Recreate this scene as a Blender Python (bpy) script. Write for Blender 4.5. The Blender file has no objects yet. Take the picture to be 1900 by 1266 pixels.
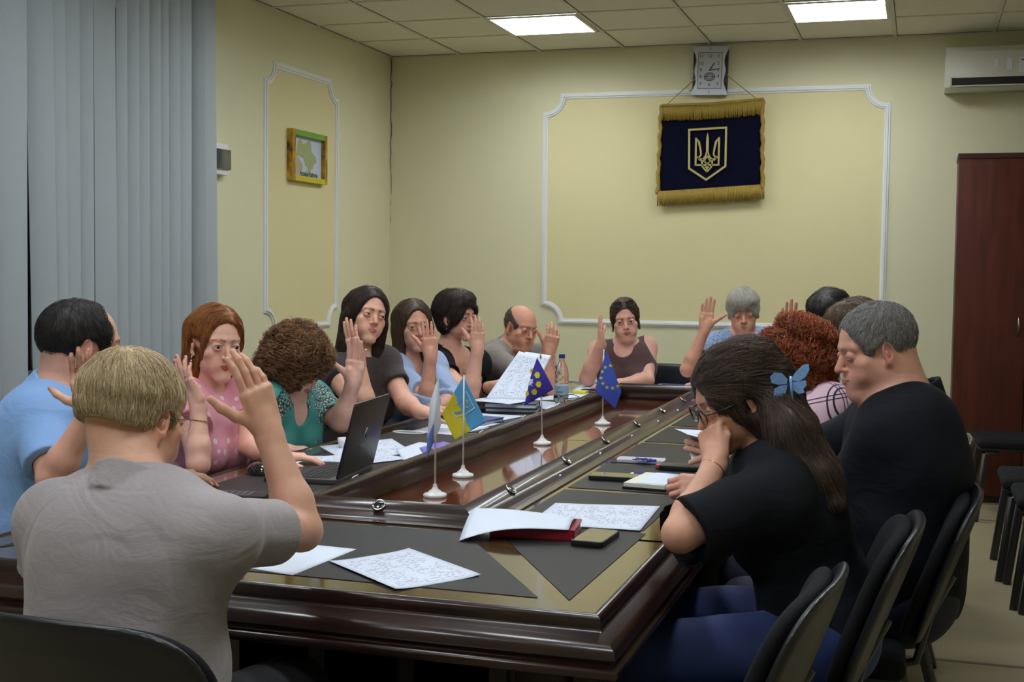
import bpy, bmesh, math, random
import numpy as np
from mathutils import Vector, Matrix
import openvdb as vdb

S = bpy.context.scene
COL = S.collection
# ---------------------------------------------------------------- camera
# room frame: origin = corner of left and back wall on the floor, x right along the back wall,
# y negative towards the camera, z up, metres
FPX, YAW, PITCH, ROLL = 2384.236, 0.3072, -0.0548, 0.0122
CAM = np.array([3.743, -8.781, 1.40])
def cam_rot():
    cy, sy = math.cos(YAW), math.sin(YAW)
    f = np.array([-sy*math.cos(PITCH), cy*math.cos(PITCH), math.sin(PITCH)])
    r = np.array([cy, sy, 0.]); u = np.cross(r, f)
    return np.array([math.cos(ROLL)*r+math.sin(ROLL)*u, -math.sin(ROLL)*r+math.cos(ROLL)*u, f])
RC = cam_rot()
cd = bpy.data.cameras.new('camera'); cam = bpy.data.objects.new('camera', cd); COL.objects.link(cam)
cd.sensor_width = 36; cd.lens = FPX/1900*36; cd.clip_start = .05
M4 = Matrix.Identity(4)
for i in range(3):
    M4[i][0] = RC[0][i]; M4[i][1] = RC[1][i]; M4[i][2] = -RC[2][i]; M4[i][3] = CAM[i]
cam.matrix_world = M4; S.camera = cam
# ---------------------------------------------------------------- world, exposure
S.view_settings.view_transform = 'Standard'; S.view_settings.look = 'None'
S.view_settings.gamma = 1; S.view_settings.use_curve_mapping = False
S.view_settings.exposure = 0.0
W = bpy.data.worlds.new('world'); S.world = W; W.use_nodes = True
W.node_tree.nodes['Background'].inputs[0].default_value = (.03, .04, .06, 1)
W.node_tree.nodes['Background'].inputs[1].default_value = .3
LAMP = 20.5            # radiance of the ceiling luminaires
# ---------------------------------------------------------------- point helpers: photo point -> room point
def ray(u, v): return RC.T @ np.array([(u-950)/FPX, -(v-633)/FPX, 1.])
def onz(u, v, z): d = ray(u, v); return CAM + d*(z-CAM[2])/d[2]
def at(u, v, D): return CAM + ray(u, v)*D
def azim(a):
    # unit vector: 0 = towards the camera, 90 = to the viewer's right
    a = math.radians(a)
    f = np.array([-math.sin(YAW), math.cos(YAW), 0]); r = np.array([math.cos(YAW), math.sin(YAW), 0])
    return -f*math.cos(a) + r*math.sin(a)
# ---------------------------------------------------------------- materials
def srgb(*c):
    return tuple((x/255/12.92 if x/255 <= .04045 else ((x/255+.055)/1.055)**2.4) for x in c)
MATS = {}
def mat(name, col=(.5,.5,.5), rough=.6, metal=0., spec=.5, coat=0., noise=0., nscale=8., bump=0., bscale=200., **kw):
    if name in MATS: return MATS[name]
    m = bpy.data.materials.new(name); m.use_nodes = True; MATS[name] = m
    nt = m.node_tree; b = nt.nodes['Principled BSDF']
    b.inputs['Base Color'].default_value = (*col, 1); b.inputs['Roughness'].default_value = rough
    b.inputs['Metallic'].default_value = metal; b.inputs['Specular IOR Level'].default_value = spec
    b.inputs['Coat Weight'].default_value = coat; b.inputs['Coat Roughness'].default_value = .05
    for k, v in kw.items():
        b.inputs[k].default_value = v
    if noise or bump: tc = nt.nodes.new('ShaderNodeTexCoord')
    if noise:
        n = nt.nodes.new('ShaderNodeTexNoise'); n.inputs['Scale'].default_value = nscale; n.inputs['Detail'].default_value = 5
        nt.links.new(tc.outputs['Object'], n.inputs['Vector'])
        x = nt.nodes.new('ShaderNodeMix'); x.data_type = 'RGBA'
        x.inputs[6].default_value = (*[c*(1-noise) for c in col], 1); x.inputs[7].default_value = (*[min(1, c*(1+noise)) for c in col], 1)
        nt.links.new(n.outputs['Fac'], x.inputs[0]); nt.links.new(x.outputs[2], b.inputs['Base Color'])
    if bump:
        n = nt.nodes.new('ShaderNodeTexNoise'); n.inputs['Scale'].default_value = bscale; n.inputs['Detail'].default_value = 3
        nt.links.new(tc.outputs['Object'], n.inputs['Vector'])
        u = nt.nodes.new('ShaderNodeBump'); u.inputs['Strength'].default_value = bump; u.inputs['Distance'].default_value = .002
        nt.links.new(n.outputs['Fac'], u.inputs['Height']); nt.links.new(u.outputs['Normal'], b.inputs['Normal'])
    return m
def N(m, t, **kw):
    n = m.node_tree.nodes.new(t)
    for k, v in kw.items():
        if hasattr(n, k): setattr(n, k, v)
        else: n.inputs[k.replace('_', ' ')].default_value = v
    return n
def wood(name, c1, c2, rough=.25, coat=.3, scale=(1, 1, 1), dist=3.0, spec=.5):
    m = mat(name, c1, rough, coat=coat, spec=spec); nt = m.node_tree; b = nt.nodes['Principled BSDF']
    tc = nt.nodes.new('ShaderNodeTexCoord'); mp = nt.nodes.new('ShaderNodeMapping'); mp.inputs['Scale'].default_value = scale
    n = nt.nodes.new('ShaderNodeTexNoise'); n.inputs['Scale'].default_value = 6; n.inputs['Detail'].default_value = 6; n.inputs['Distortion'].default_value = dist*.2
    cr = nt.nodes.new('ShaderNodeValToRGB'); cr.color_ramp.elements[0].color = (*c1, 1); cr.color_ramp.elements[1].color = (*c2, 1)
    cr.color_ramp.elements[0].position = .35; cr.color_ramp.elements[1].position = .7
    nt.links.new(tc.outputs['Object'], mp.inputs[0]); nt.links.new(mp.outputs[0], n.inputs['Vector'])
    nt.links.new(n.outputs['Fac'], cr.inputs[0]); nt.links.new(cr.outputs[0], b.inputs['Base Color'])
    return m
# ---------------------------------------------------------------- mesh helpers
def link(name, me, m=None, parent=None, loc=None, smooth=None):
    o = bpy.data.objects.new(name, me); COL.objects.link(o)
    if m is not None:
        for x in (m if isinstance(m, (list, tuple)) else [m]): me.materials.append(x)
    if parent is not None: o.parent = parent
    if loc is not None: o.location = [float(x) for x in loc]
    if smooth is True:
        me.polygons.foreach_set('use_smooth', [True]*len(me.polygons))
    elif smooth: me.shade_smooth() if False else set_smooth(me, smooth)
    return o
def set_smooth(me, ang):
    me.polygons.foreach_set('use_smooth', [True]*len(me.polygons))
    bm = bmesh.new(); bm.from_mesh(me)
    for e in bm.edges:
        if len(e.link_faces) == 2 and e.calc_face_angle(0) > math.radians(ang): e.smooth = False
    bm.to_mesh(me); bm.free()
class MB:
    """collects shapes, builds ONE mesh"""
    def __init__(s): s.v = []; s.f = []; s.mi = []; s.cur = 0
    def add(s, vs, fs):
        o = len(s.v); s.v += [tuple(float(c) for c in v) for v in vs]; s.f += [tuple(i+o for i in f) for f in fs]; s.mi += [s.cur]*len(fs)
    def box(s, a, b, M=None):
        x0, y0, z0 = a; x1, y1, z1 = b
        vs = [(x0,y0,z0),(x1,y0,z0),(x1,y1,z0),(x0,y1,z0),(x0,y0,z1),(x1,y0,z1),(x1,y1,z1),(x0,y1,z1)]
        if M is not None: vs = [tuple(M @ Vector(v)) for v in vs]
        s.add(vs, [(3,2,1,0),(4,5,6,7),(0,1,5,4),(1,2,6,5),(2,3,7,6),(3,0,4,7)])
    def rbox(s, a, b, r, M=None, n=3):
        # box with rounded vertical (local z) edges
        x0, y0, z0 = a; x1, y1, z1 = b; P = []
        for cx, cy, q in ((x1-r, y1-r, 0), (x0+r, y1-r, 1), (x0+r, y0+r, 2), (x1-r, y0+r, 3)):
            for k in range(n+1):
                t = (q+k/n)*math.pi/2; P.append((cx+r*math.cos(t), cy+r*math.sin(t)))
        s.prism(P, z0, z1, M)
    def prism(s, P, z0, z1, M=None):
        n = len(P); vs = [(p[0], p[1], z0) for p in P]+[(p[0], p[1], z1) for p in P]
        if M is not None: vs = [tuple(M @ Vector(v)) for v in vs]
        s.add(vs, [tuple(range(n-1, -1, -1)), tuple(range(n, 2*n))]+[(i, (i+1) % n, n+(i+1) % n, n+i) for i in range(n)])
    def tube(s, pts, r, n=10, closed=False, cap=True, flat=1.):
        pts = [Vector([float(c) for c in p]) for p in pts]; K = len(pts)
        rs = r if isinstance(r, (list, tuple, np.ndarray)) else [r]*K
        T = []
        for i in range(K):
            a = pts[(i-1) % K] if (closed or i > 0) else pts[i]; b = pts[(i+1) % K] if (closed or i < K-1) else pts[i]
            T.append((b-a).normalized() if (b-a).length > 1e-9 else Vector((0, 0, 1)))
        up = Vector((0, 0, 1)) if abs(T[0].z) < .9 else Vector((1, 0, 0))
        x = T[0].cross(up).normalized(); vs = []
        for i in range(K):
            x = (x-T[i]*x.dot(T[i])).normalized(); y = T[i].cross(x)
            for k in range(n):
                t = 2*math.pi*k/n; vs.append(pts[i]+x*(rs[i]*math.cos(t))+y*(rs[i]*flat*math.sin(t)))
        fs = []
        for i in range(K if closed else K-1):
            j = (i+1) % K
            for k in range(n): fs.append((i*n+k, i*n+(k+1) % n, j*n+(k+1) % n, j*n+k))
        if cap and not closed: fs += [tuple(range(n-1, -1, -1)), tuple(range((K-1)*n, K*n))]
        s.add(vs, fs)
    def lathe(s, prof, c=(0,0,0), n=24, M=None):
        vs = []; K = len(prof)
        for r, z in prof:
            for k in range(n):
                t = 2*math.pi*k/n; vs.append((c[0]+r*math.cos(t), c[1]+r*math.sin(t), c[2]+z))
        if M is not None: vs = [tuple(M @ Vector(v)) for v in vs]
        fs = [(i*n+k, i*n+(k+1) % n, (i+1)*n+(k+1) % n, (i+1)*n+k) for i in range(K-1) for k in range(n)]
        fs += [tuple(range(n-1, -1, -1)), tuple(range((K-1)*n, K*n))]
        s.add(vs, fs)
    def rectsweep(s, prof, x0, x1, y0, y1):
        """profile [(outward offset, z)] swept round a rectangle with mitred corners"""
        K = len(prof); vs = []
        for o, z in prof:
            vs += [(x0-o, y0-o, z), (x1+o, y0-o, z), (x1+o, y1+o, z), (x0-o, y1+o, z)]
        s.add(vs, [(i*4+k, i*4+(k+1) % 4, (i+1)*4+(k+1) % 4, (i+1)*4+k) for i in range(K-1) for k in range(4)])
    def grid(s, fn, nu, nv):
        vs = [fn(i/nu, j/nv) for j in range(nv+1) for i in range(nu+1)]
        s.add(vs, [(j*(nu+1)+i, j*(nu+1)+i+1, (j+1)*(nu+1)+i+1, (j+1)*(nu+1)+i) for j in range(nv) for i in range(nu)])
    def mesh(s, name):
        me = bpy.data.meshes.new(name); me.from_pydata(s.v, [], s.f)
        if any(s.mi): me.polygons.foreach_set('material_index', s.mi)
        me.update(); return me
    def build(s, name, m, parent=None, smooth=None, loc=None, bevel=0):
        me = s.mesh(name)
        if bevel:
            bm = bmesh.new(); bm.from_mesh(me); bmesh.ops.remove_doubles(bm, verts=bm.verts, dist=1e-6)
            es = [e for e in bm.edges if len(e.link_faces) == 2 and e.calc_face_angle(0) > .6]
            bmesh.ops.bevel(bm, geom=es, offset=bevel, segments=2, affect='EDGES', profile=.6, clamp_overlap=True)
            bm.to_mesh(me); bm.free(); smooth = smooth or 35
        return link(name, me, m, parent, loc, smooth)
def tag(o, label=None, cat=None, group=None, kind=None):
    if label: o['label'] = label
    if cat: o['category'] = cat
    if group: o['group'] = group
    if kind: o['kind'] = kind
    return o
def empty(name, loc=(0,0,0), rz=0.):
    o = bpy.data.objects.new(name, None); COL.objects.link(o); o.location = [float(c) for c in loc]; o.rotation_euler = (0, 0, rz); o.empty_display_size = .05
    return o
def copy_tree(o, parent=None):
    c = o.copy(); COL.objects.link(c); c.parent = parent
    for ch in list(o.children): copy_tree(ch, c)
    return c
def text_mesh(txt, size, depth=.0006, bold=False, align='CENTER'):
    cu = bpy.data.curves.new('txt', 'FONT'); cu.body = txt; cu.size = size; cu.extrude = depth; cu.align_x = align; cu.align_y = 'CENTER'; cu.resolution_u = 3
    if bold: cu.offset = size*.02
    o = bpy.data.objects.new('txt', cu); COL.objects.link(o)
    dg = bpy.context.evaluated_depsgraph_get(); me = bpy.data.meshes.new_from_object(o.evaluated_get(dg))
    bpy.data.objects.remove(o); bpy.data.curves.remove(cu)
    me.materials.clear()
    return me
def struct(mb, name, m, **kw):
    o = mb.build(name, m, **kw); o['kind'] = 'structure'; return o
R = math.radians
# ================================================================= ROOM
RW, RB, H = 5.6, -10.6, 2.95
m_wall = mat('wall_paint', srgb(218, 214, 180), .75, spec=.25, noise=.03, nscale=2.5, bump=.25, bscale=120)
m_panel = mat('panel_paint', srgb(220, 210, 164), .7, spec=.25, noise=.03, nscale=2, bump=.25, bscale=120)
m_white = mat('white_moulding', srgb(225, 228, 228), .45)
m_tile = mat('ceiling_tile', srgb(226, 224, 208), .9, noise=.04, nscale=3, bump=.3, bscale=300)
m_tbar = mat('ceiling_bar', srgb(212, 210, 194), .6)
m_dark = mat('dark_gap', (.01, .01, .012), .8)
# left wall with a window opening
WY0, WY1, WZ0, WZ1 = -7.6, -3.0, .85, 2.75
b = MB(); b.box((-.25, RB, 0), (0, WY0, H)); b.box((-.25, WY1, 0), (0, .2, H)); b.box((-.25, WY0, 0), (0, WY1, WZ0)); b.box((-.25, WY0, WZ1), (0, WY1, H))
struct(b, 'wall_left', m_wall)
b = MB(); b.box((0, 0, 0), (RW, .2, H)); struct(b, 'wall_back', m_wall)
b = MB(); b.box((RW, RB, 0), (RW+.2, .2, H)); struct(b, 'wall_right', m_wall)
b = MB(); b.box((-.25, RB-.2, 0), (RW+.2, RB, H)); struct(b, 'wall_front', m_wall)
m_floor = mat('linoleum', srgb(150, 140, 112), .45, noise=.12, nscale=5, bump=.3, bscale=150)
b = MB(); b.box((-.25, RB-.2, -.15), (RW+.2, .2, 0)); struct(b, 'floor', m_floor)
b = MB()
for y in (-.42, -.98, -3.9, -6.9): b.box((.0, y-.012, .0), (RW, y+.012, .0015))
struct(b, 'trim_1', mat('floor_seam', srgb(96, 88, 70), .5))
XA, D1, TS = .5385, .6404, .6
b = MB(); xs = [-.25]; lw_ = .017
for x0 in (XA+TS, XA+4*TS): b.box((xs[-1], RB-.2, H), (x0+lw_, .2, H+.15)); xs.append(x0+TS-lw_)
b.box((xs[-1], RB-.2, H), (RW+.2, .2, H+.15))
for x0 in (XA+TS, XA+4*TS):
    y = .2
    for iy in range(5): y1 = -D1-iy*3*TS; b.box((x0+lw_, y1-lw_, H), (x0+TS-lw_, y, H+.15)); y = y1-TS+lw_
    b.box((x0+lw_, RB-.2, H), (x0+TS-lw_, y, H+.15))
struct(b, 'ceiling', m_tile)
# ceiling grid bars
b = MB()
x = XA
while x < RW: b.box((x-.012, RB, H-.006), (x+.012, 0, H)); x += TS
y = -D1
while y > RB: b.box((.0, y-.010, H-.005), (RW, y+.010, H)); y -= TS
b.box((0, -.02, H-.008), (RW, 0, H)); b.box((0, RB, H-.008), (.02, 0, H))
struct(b, 'trim_2', m_tbar)
b = MB()
x = XA
while x < RW: b.box((x+.0125, RB, H-.0015), (x+.0165, 0, H)); x += TS
y = -D1
while y > RB: b.box((0, y+.0105, H-.0015), (RW, y+.0165, H)); y -= TS
b.box((0, -.028, H-.0015), (RW, -.02, H)); b.box((.02, RB, H-.0015), (.028, 0, H))
struct(b, 'trim_3', mat('bar_gap', srgb(62, 55, 42), .9))
# luminaires
m_lamp = bpy.data.materials.new('lamp_diffuser'); m_lamp.use_nodes = True
nt = m_lamp.node_tree; nt.nodes.remove(nt.nodes['Principled BSDF']); e = nt.nodes.new('ShaderNodeEmission')
e.inputs[0].default_value = (.955, 1., 1.04, 1); e.inputs[1].default_value = LAMP
tc = nt.nodes.new('ShaderNodeTexCoord'); wv = nt.nodes.new('ShaderNodeTexWave'); wv.bands_direction = 'Y'; wv.inputs['Scale'].default_value = 2.1; wv.inputs['Phase Offset'].default_value = 1.6
mr = nt.nodes.new('ShaderNodeMapRange'); mr.inputs[3].default_value = LAMP*.6; mr.inputs[4].default_value = LAMP*1.4
nt.links.new(tc.outputs['Object'], wv.inputs[0]); nt.links.new(wv.outputs['Fac'], mr.inputs[0]); nt.links.new(mr.outputs[0], e.inputs[1])
nt.links.new(e.outputs[0], nt.nodes['Material Output'].inputs[0])
lampp = None
for iy in range(5):
    for ix, x0 in enumerate((XA+TS, XA+4*TS)):
        y1 = -D1-iy*3*TS; y0 = y1-TS
        if lampp is None:
            L = empty('ceiling_light'); lampp = L
            f = MB(); w = TS/2
            f.rectsweep([(-.012, -.012), (-.012, -.004), (-.03, -.006), (-.034, -.012), (-.012, -.012)], -w, w, -w, w)
            f.build('frame', m_tbar, L)
            q = w-.018; h_ = MB()
            for a_, c_ in (((-q, -q, 0), (-q+.003, q, .085)), ((q-.003, -q, 0), (q, q, .085)), ((-q, -q, 0), (q, -q+.003, .085)), ((-q, q-.003, 0), (q, q, .085)), ((-q, -q, .082), (q, q, .085))): h_.box(a_, c_)
            h_.build('housing', m_white, L)
            g = MB(); g.box((-q+.004, -q+.004, .070), (q-.004, q-.004, .073)); g.build('diffuser', m_lamp, L)
        else: L = copy_tree(lampp)
        L.location = (x0+TS/2, (y0+y1)/2, H-.001)
        L['label'] = {(0, 0): 'square lit ceiling light left of the clock, near the back wall', (0, 1): 'square lit ceiling light right of the clock, cut by the top edge'}.get((iy, ix), 'square lit ceiling light in the %s row from the back wall, %s one' % (('first', 'second', 'third', 'fourth', 'fifth')[iy], ('window-side', 'cabinet-side')[ix]))
        L['category'] = 'ceiling light'; L['group'] = 'square ceiling lights' if iy == 0 else 'square ceiling lights over the near half of the room'
# corner crack (thin dark broken line in the corner)
b = MB(); random.seed(3); z = 2.94; px = .004
while z > 1.5:
    dz = random.uniform(.03, .08); nx = .004+random.uniform(-.003, .012)
    if z > 2.0 or random.random() < .5: b.tube([(px, -.004, z), (nx, -.004, z-dz)], .0022 if z > 2.2 else .0012, 5)
    px = nx; z -= dz
struct(b, 'trim_4', mat('plaster_crack', srgb(70, 60, 40), .9))
# wall panels with notched plaster moulding
def notch(x0, x1, z0, z1, r, n=8):
    P = []
    for cx, cz, a0 in ((x1, z1, 270), (x0, z1, 360), (x0, z0, 90), (x1, z0, 180)):
        # concave arc centred on the outer corner, walking counter-clockwise
        for k in range(n+1):
            a = R({(x1, z1): 270-90*k/n, (x0, z1): 0-90*k/n, (x0, z0): 90-90*k/n, (x1, z0): 180-90*k/n}[(cx, cz)])
            P.append((cx+r*math.cos(a), cz+r*math.sin(a)))
    return P
def panel(x0, x1, z0, z1, r, fn, nm, nt_):
    P = notch(x0+.02, x1-.02, z0+.02, z1-.02, r, 10)
    b = MB(); n = len(P)
    c = ((x0+x1)/2, (z0+z1)/2)
    b.add([fn(p[0], p[1], .0015) for p in P], [tuple(range(n))]); struct(b, nm, m_panel)
    b = MB(); e = .03
    Q = []; n_ = 10
    for (cx, cz) in ((x1, z1), (x0, z1), (x0, z0), (x1, z0)):
        sx = 1 if cx == x0 else -1; sz = 1 if cz == z0 else -1
        a0 = {(x1, z1): 270, (x0, z1): 360, (x0, z0): 90, (x1, z0): 180}[(cx, cz)]
        arc = [(cx+r*math.cos(R(a0-90*k/n_)), cz+r*math.sin(R(a0-90*k/n_))) for k in range(n_+1)]
        Q += arc
    # half-round moulding profile swept in the wall plane
    K = len(Q); prof = [(-.021, 0), (-.019, .008), (-.009, .010), (-.006, .017), (.006, .017), (.009, .010), (.019, .008), (.021, 0)]
    vs = []
    for i in range(K):
        p = np.array(Q[i]); a = np.array(Q[i-1]); c2 = np.array(Q[(i+1) % K])
        t1 = (p-a)/max(1e-9, np.linalg.norm(p-a)); t2 = (c2-p)/max(1e-9, np.linalg.norm(c2-p))
        n1 = np.array([t1[1], -t1[0]]); n2 = np.array([t2[1], -t2[0]]); m = n1+n2; m = m/np.linalg.norm(m); m = m/max(.5, m @ n1)
        for o, h in prof: vs.append(fn(p[0]+m[0]*o, p[1]+m[1]*o, h))
    q = len(prof)
    fs = [(i*q+k, i*q+k+1, ((i+1) % K)*q+k+1, ((i+1) % K)*q+k) for i in range(K) for k in range(q-1)]
    b.add(vs, fs); return b
b = panel(1.19, 3.505, 1.045, 2.625, .125, lambda a, c, h: (a, -h, c), 'trim_5', 0); struct(b, 'trim_6', m_white, smooth=40)
b = panel(-1.89, -.915, 1.03, 2.62, .115, lambda a, c, h: (h, a, c), 'trim_7', 0); struct(b, 'trim_8', m_white, smooth=40)
b = MB(); b.box((.0, -.015, 0), (3.9, 0, .08)); struct(b, 'baseboard_back', mat('baseboard', srgb(90, 60, 40), .5))
b = MB(); b.box((0, -3, 0), (.015, -.015, .08)); struct(b, 'baseboard_left', MATS['baseboard'])
# window: frame, dark night glass
b = MB(); t = .07
for y0, y1 in ((WY0, WY0+t), (WY1-t, WY1), (-5.35, -5.25), (-4.2, -4.1), (-6.5, -6.4)): b.box((-.14, y0, WZ0), (-.08, y1, WZ1))
for z0, z1 in ((WZ0, WZ0+t), (WZ1-t, WZ1)): b.box((-.14, WY0, z0), (-.08, WY1, z1))
wf = struct(b, 'window_1', m_white)
b = MB(); b.box((-.115, WY0, WZ0), (-.109, WY1, WZ1))
b.build('window_glass', mat('night_glass', (.012, .016, .02), .04, coat=1.), wf)
b = MB(); b.box((-.25, WY0, WZ0-.03), (.12, WY1, WZ0)); b.build('window_sill', m_white, wf)
# exterior darkness behind glass is the world
# vertical blind
m_blind = mat('blind_fabric', srgb(164, 173, 178), .7, bump=.3, bscale=500)
vb = empty('vertical_blind', (.16, -5.3, 0))
tag(vb, 'grey vertical window blind of long hanging slats behind the man in blue', 'window blind')
b = MB(); b.box((-.03, -2.5, 2.84), (.03, 2.58, 2.88)); b.build('headrail', m_white, vb)
random.seed(11)
def slat(yc, w, ang0, ang1, zt=2.84, zb=.12, dx=0, dxb=0, dyb=0.):
    b = MB()
    def f(u, v):
        a = ang0+(ang1-ang0)*v; s_ = (u-.5)*w; bow = .010*(1-4*(u-.5)**2)
        x = math.sin(a)*s_+math.cos(a)*bow+dx+(dxb-dx)*v; y = math.cos(a)*s_-math.sin(a)*bow+yc+5.3+dyb*v
        return (x, y, zt+(zb-zt)*v)
    b.grid(f, 4, 10)
    o = b.build('slat', m_blind, vb, smooth=True); return o
ys = []
y = -2.63
k = 0
# visible slat edges, right to left (metres along the wall), with tilt at top and bottom
EDG = [(-2.735, -2.875, .10, .05, .05), (-2.895, -2.965, .9, 1.1, .02), (-2.975, -3.075, .25, .15, .0), (-3.085, -3.165, .35, .3, 0), (-3.17, -3.245, .12, .2, 0), (-3.255, -3.335, .3, .3, 0), (-3.34, -3.425, .1, .12, 0), (-3.435, -3.52, .32, .25, 0), (-3.525, -3.60, .15, .2, 0),
       (-3.615, -3.775, .05, .1, .01), (-3.79, -3.875, .3, .25, 0), (-3.88, -3.99, .1, .05, 0), (-4.0, -4.10, .3, .35, .02), (-4.10, -4.22, .5, .3, .05), (-4.24, -4.40, .15, .3, -.03), (-4.42, -4.52, .2, .2, 0)]
for e1, e0, a0, a1, dyb in EDG: slat((e0+e1)/2, (e1-e0)/max(.45, math.cos(a0))*(.90 if EDG.index((e1, e0, a0, a1, dyb)) % 3 == 1 else .955), a0, a1, dyb=dyb)
y = -4.58
while y > -7.7: a = random.uniform(.05, .35); slat(y, .092, a, a+random.uniform(-.08, .08)); y -= .092
b = MB()
for yy, xx in ((-2.885, .01),): b.tube([(xx-.0, yy+5.3, 2.83), (xx, yy+5.3, .3)], .003, 6)
b.build('cord', mat('yellow_cord', srgb(190, 175, 110), .7), vb)
# ---------------------------------------------------------------- things on the walls
# breaker box on left wall
bb = empty('breaker_box', (0, -2.455, 1.995)); tag(bb, 'small white breaker box with a dark window beside the blind', 'breaker box')
b = MB(); b.box((0, -.085, -.085), (.045, .065, .085)); b.build('body', m_white, bb, bevel=.004)
b = MB(); b.box((.044, -.065, -.055), (.056, .075, .055)); b.build('cover', mat('smoked_plastic', srgb(70, 74, 72), .15, coat=.5), bb, bevel=.003)
# framed map picture on the left wall
pf = empty('framed_picture', (0, -1.372, 2.10)); tag(pf, 'small framed map picture with green and wheat-yellow frame on the left wall', 'picture')
def frame_mat():
    m = mat('picture_frame', srgb(150, 118, 30), .35); nt = m.node_tree; bs = nt.nodes['Principled BSDF']
    tc = nt.nodes.new('ShaderNodeTexCoord'); n = nt.nodes.new('ShaderNodeTexNoise'); n.inputs['Scale'].default_value = 14; n.inputs['Detail'].default_value = 4
    mp = nt.nodes.new('ShaderNodeMapping'); mp.inputs['Scale'].default_value = (1, 3, .8); mp.inputs['Rotation'].default_value = (.4, 0, 0)
    cr = nt.nodes.new('ShaderNodeValToRGB')
    for i, (p, c) in enumerate([(.3, (70, 50, 15)), (.5, (175, 130, 25)), (.7, (205, 175, 40))]):
        el = cr.color_ramp.elements[i] if i < 2 else cr.color_ramp.elements.new(p); el.position = p; el.color = (*srgb(*c), 1)
    nt.links.new(tc.outputs['Object'], mp.inputs[0]); nt.links.new(mp.outputs[0], n.inputs[0]); nt.links.new(n.outputs[0], cr.inputs[0]); nt.links.new(cr.outputs[0], bs.inputs['Base Color'])
    return m
fm = frame_mat(); hw, hh = .245, .158
b = MB(); b.box((0, -hw, -hh), (.04, -hw+.045, hh)); b.box((0, hw-.035, -hh), (.04, hw, hh)); b.cur = 0
b.build('frame', fm, pf)
b = MB(); b.box((0, -hw+.046, hh-.035), (.039, hw-.036, hh)); b.build('top_rail', mat('frame_green', srgb(110, 165, 60), .4), pf)['label'] = 'green top rail of the frame'
b = MB(); b.box((0, -hw+.046, -hh), (.039, hw-.036, -hh+.032)); b.build('bottom_rail', mat('frame_yellow', srgb(205, 190, 40), .4), pf)['label'] = 'bright yellow bottom rail of the frame'
b = MB(); b.box((0, -hw+.045, -hh+.03), (.012, hw-.035, hh-.035)); pic = b.build('picture', mat('picture_paper', srgb(190, 200, 215), .4), pf)
mp_ = [(-.13,.08),(-.09,.10),(-.06,.07),(-.02,.08),(.02,.10),(.05,.09),(.06,.03),(.12,.0),(.13,-.03),(.09,-.05),(.07,-.08),(.04,-.09),(.045,-.11),(.02,-.12),(.0,-.10),(.01,-.08),(-.03,-.06),(-.05,-.02),(-.10,-.01),(-.15,.0),(-.14,.05)]
b = MB(); n = len(mp_); b.add([(.0126, p[0]+.01, p[1]*1.0+.01) for p in mp_], [tuple(range(n))]); b.build('map', mat('map_green', srgb(160, 168, 118), .5, noise=.15, nscale=40), pic)
b = MB()
for k in range(9): b.add([(.0127, -.19+.012*k, -.125), (.0127, -.185+.012*k, -.125), (.0127, -.15+.012*k, .02-.01*k), (.0127, -.155+.012*k, .03-.01*k)], [(0, 1, 2, 3)])
b.build('wheat', mat('wheat', srgb(190, 150, 60), .6), pic)
tm = text_mesh('Україна Квітуча', .033, .0004, True); o = link('caption', tm, mat('caption_green', srgb(50, 85, 45), .6), pic, (.0135, .03, -.108)); o.rotation_euler = (R(90), 0, R(90)); o.scale = (1, 1.2, 1)
# clock
ck = empty('wall_clock', (2.348, -.02, 2.762)); ck.rotation_euler = (0, R(1.2), 0)
tag(ck, 'white square wall clock with wavy dark sides above the banner', 'clock')
b = MB(); b.box((-.118, -.008, -.160), (.118, .02, .160)); b.build('backplate', mat('clock_dark', srgb(30, 32, 48), .25, coat=.3), ck, bevel=.002)
def wavy(s, z):  # half width along height
    return .117-.016*(math.sin((z/.16)*math.pi*1.0+math.pi/2)*.9) if abs(z) < .12 else .117
P = []
zz = np.linspace(-.163, .163, 33)
wd = [.098+.020*(abs(z)/.163)**3+.006*math.cos(z/.163*math.pi*2.2) for z in zz]
P = [(w_, z) for w_, z in zip(wd, zz)]+[(-w_, z) for w_, z in zip(wd[::-1], zz[::-1])]
b = MB(); n = len(P); vs = [(p[0], -.03, p[1]) for p in P]+[(p[0], -.005, p[1]) for p in P]
b.add(vs, [tuple(range(n)), tuple(range(2*n-1, n-1, -1))]+[(i, n+i, n+(i+1) % n, (i+1) % n) for i in range(n)])
b.build('case', mat('clock_white', srgb(205, 208, 220), .3), ck, smooth=30)
b = MB()
for w_, h_, c in ((.078, .118, 0),):
    b.box((-w_, -.033, -h_), (w_, -.03, h_))
dial = b.build('dial', mat('clock_dial', srgb(188, 192, 200), .4), ck)
b = MB()
for (a0, a1) in (((-.08, -.12), (.08, -.12)), ((.08, -.12), (.08, .12)), ((.08, .12), (-.08, .12)), ((-.08, .12), (-.08, -.12))): b.tube([(a0[0], -.033, a0[1]), (a1[0], -.033, a1[1])], .0018, 5)
b.build('dial_rim', mat('clock_grey', srgb(110, 112, 120), .4), ck)
pos = {12: (0, .095), 1: (.057, .095), 2: (.057, .047), 3: (.057, .003), 4: (.057, -.04), 5: (.055, -.092), 6: (0, -.095), 7: (-.06, -.092), 8: (-.06, -.04), 9: (-.06, .003), 10: (-.06, .047), 11: (-.06, .095)}
for k, (x, z) in pos.items():
    tm = text_mesh(str(k), .032); o = link('numeral', tm, mat('clock_ink', srgb(45, 45, 60), .5), dial, (x, -.0345, z)); o.rotation_euler = (R(90), 0, 0)
b = MB(); b.tube([(0, -.038, 0), (.030, -.038, .052)], [.004, .002], 6); b.build('hour_hand', mat('black_plastic', (.012, .012, .014), .4), ck)
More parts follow.
